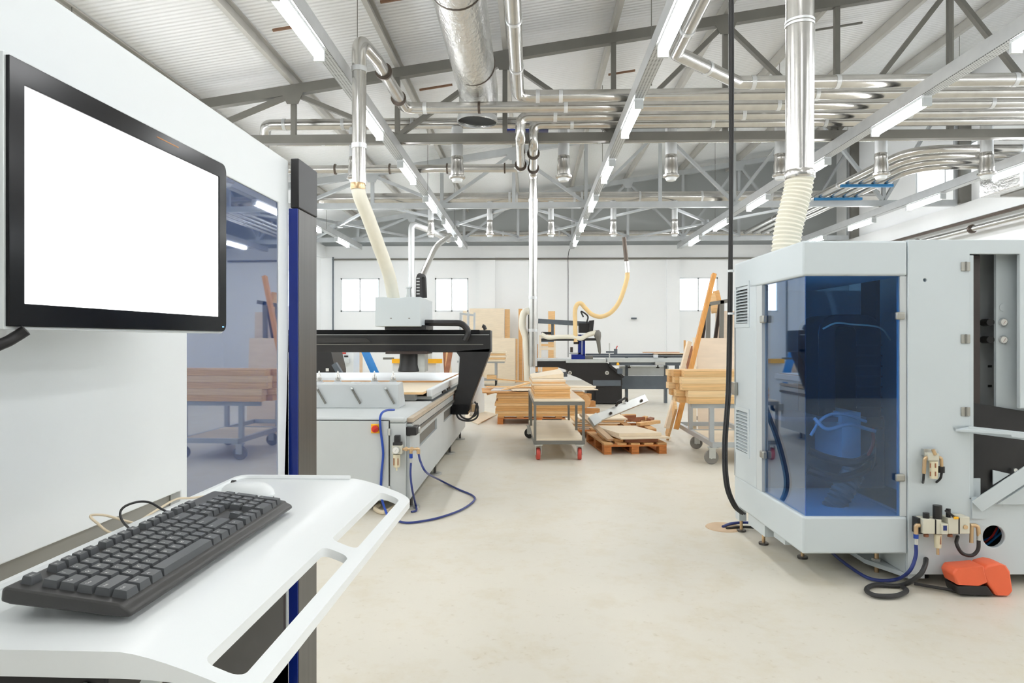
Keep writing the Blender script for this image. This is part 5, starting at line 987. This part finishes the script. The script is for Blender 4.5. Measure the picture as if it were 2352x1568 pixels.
a, b = R(1118, 905, 12.4), R(1292, 859, 12.6); tag(MB().bar(a, b, .14, .025).build('long_strip', 'board_tan'), 'long tan strip resting tilted across the large pile', 'strip')
a, b = R(1140, 870, 13.6), R(1215, 877, 13.4); tag(MB().bar(a, b, .05, .02).build('thin_strip', 'board_honey'), 'thin honey strip poking out behind the large pile', 'strip')
c = R(1352, 920, 12.4); tag(MB().cyl((c.x - .1, 12.3, c.z), (c.x - .1, 12.9, c.z), .13, n=24).build('round_offcut', 'board_tan'), 'rounded tan offcut leaning at the end of the large pile', 'offcut')
for k in range(4):
    tag(MB(LP @ T(1.56, .1 + .2 * k, .02) @ RZ(5 * k)).box(0, .35 - .05 * k, 0, .15, .12 * k, .12 * k + .11).build('pile_block', 'board_honey'), 'honey block at the saw end of the large pile, %s from the floor' % NTH[k], 'block', 'blocks at the end of the large pile')
# ================================================================= BEAM TROLLEY AND SHEETS BEHIND THE CABLE
bt_ = thing('timber_trolley', 'grey metal cart with castors carrying the beams beside the black cable', 'trolley', (2.6, 9.2, 0))
def bb_(p, q, w=.05, h=.06, name='rail', m='steel_light'): MB().bar(p, q, w, h).build(name, m, bt_)
for x in (2.2, 2.95): bb_((x, 8.25, .24), (x, 10.4, .24), name='base_rail')
for y in (8.3, 8.95, 9.5, 10.35): bb_((2.226, y, .24), (2.924, y, .24), name='cross_rail')
for x in (2.2, 2.95):
    for y in (8.4, 9.5): bb_((x, y, .27), (x, y, .70), .055, .055, 'post')
for y in (8.4, 9.5): bb_((1.95, y, .70), (3.1, y, .70), .06, .055, 'top_rail')
MB().box(2.23, 2.92, 8.33, 9.4, .2505, .27).build('base_board', 'ply_shelf', bt_)
for x, y in ((2.2, 8.33), (2.95, 8.33), (2.3, 9.5), (2.95, 9.5)): castor(bt_, I4, x, y, 80, 'grey_wheel', .085, .05, .207)
for lay in range(5):
    for d in range(3):
        j = random.uniform(-.05, .05) + (.04 if d == 0 else -.03 * d); y = 8.32 + .155 * d
        tag(MB(T(1.83 + j, y, .729 + .081 * lay) @ RZ(1.5)).box(0, 1.45, 0, .148, 0, .0795).build('timber_batten', ['beam_wood', 'beam_wood_pale', 'beam_wood_dark'][(lay + d * 2 + lay // 2) % 3], bevel=.003),
            'timber beam on the grey cart, %s layer from the bottom, %s row from the viewer' % (NTH[lay], ORD[d]), 'beam', 'timber beams on the grey cart')
# A-frame rack with sheets
af = thing('frame_rack', 'grey steel upright rack behind the timber beams', 'rack', (2.95, 10.9, 0))
for px, pt in ((1627, 700), (1658, 690)): MB().bar(Vector((R(px - 4, 0, 10.9).x, 10.9, 0)), R(px, pt, 10.9), .06, .06, (0, 1, 0)).build('upright', 'steel', af); MB().bar(Vector((R(px - 22, 0, 10.9).x, 11.5, 0)), R(px - 4, pt + 6, 11.0), .05, .05, (0, 1, 0)).build('back_strut', 'dark_brown', af)
MB().bar(R(1618, 700, 10.9), R(1676, 690, 10.9), .06, .06).build('cross_bar', 'steel', af); MB().bar(R(1600, 960, 10.9), R(1690, 960, 10.9), .06, .06).build('cross_bar', 'steel', af)
G3 = 'sheets and planks behind the timber beams'
lean('leaning_sheet', 'wide plywood sheet leaning behind the timber beams', 1601, 1690, 776, 10.45, 'plywood', .04, back=.2, group=G3, sk=.02)
lean('leaning_sheet', 'narrow plywood strip standing at the edge of the wide plywood sheet', 1592, 1600, 775, 10.35, 'board_pale', .03, back=.25, group=G3)
lean('leaning_sheet', 'taller pale sheet behind the wide plywood sheet', 1644, 1690, 714, 11.0, 'plywood', .03, back=.2, group=G3)
tag(MB().bar(R(1655, 715, 11.2), R(1644, 668, 11.3), .1, .03, (0, 1, 0)).build('short_plank', 'board_honey'), 'short honey plank topmost in the grey rack', 'plank', G3)
tag(MB().bar(R(1643, 718, 11.15), R(1633, 674, 11.25), .12, .03, (0, 1, 0)).build('short_plank', 'board_tan'), 'short tan plank beside the topmost one in the grey rack', 'plank', G3)
tag(MB().bar(Vector((R(1632, 0, 11.1).x, 11.1, .02)), R(1612, 748, 11.2), .05, .03, (0, 1, 0)).build('short_plank', 'board_honey'), 'thin slanted batten inside the grey rack', 'plank', G3)
a, b = R(1553, 985, 9.75), R(1640, 629, 10.2)
tag(MB().bar(a, b, .06, .075, (0, -1, 0)).build('long_plank', 'plank_orange'), 'long orange plank leaning steeply above the timber beams', 'plank', G3)
tag(MB().bar(a + Vector((-.11, .12, 0)), b.lerp(a, .45) + Vector((-.09, .12, 0)), .06, .1, (0, -1, 0)).build('long_plank', 'board_pale'), 'pale plank leaning beside the long orange plank', 'plank', G3)
tag(MB().bar(F(1532, 1002, .05), R(1552, 930, 9.7), .14, .035, (1, 0, 0)).build('long_plank', 'board_tan'), 'tan plank end standing on the floor beside the front pallet', 'plank', G3)
# ================================================================= LIGHT, WORLD, CAMERA
w = bpy.data.worlds.new('daylight'); SC.world = w; w.use_nodes = True
w.node_tree.nodes['Background'].inputs[0].default_value = (.93, .97, 1, 1); w.node_tree.nodes['Background'].inputs[1].default_value = 4.5
cd = bpy.data.cameras.new('camera'); co = bpy.data.objects.new('camera', cd); COL.objects.link(co)
cd.lens = 24; cd.sensor_width = 36; cd.sensor_fit = 'HORIZONTAL'; cd.shift_y = -3 / 2352; cd.clip_start = .05
co.location = (0, 0, EYE); co.rotation_euler = (PI / 2, 0, TH); SC.camera = co
vs = SC.view_settings; vs.view_transform = 'Standard'; vs.look = 'None'; vs.gamma = 1; vs.use_curve_mapping = False; vs.exposure = 0.48
cy_ = SC.cycles; cy_.use_denoising = True; cy_.max_bounces = 8; cy_.diffuse_bounces = 5; cy_.glossy_bounces = 5; cy_.transparent_max_bounces = 12; cy_.sample_clamp_indirect = 6; cy_.use_light_tree = True; cy_.use_adaptive_sampling = True; cy_.adaptive_threshold = .02
cy_.caustics_reflective = False; cy_.caustics_refractive = False
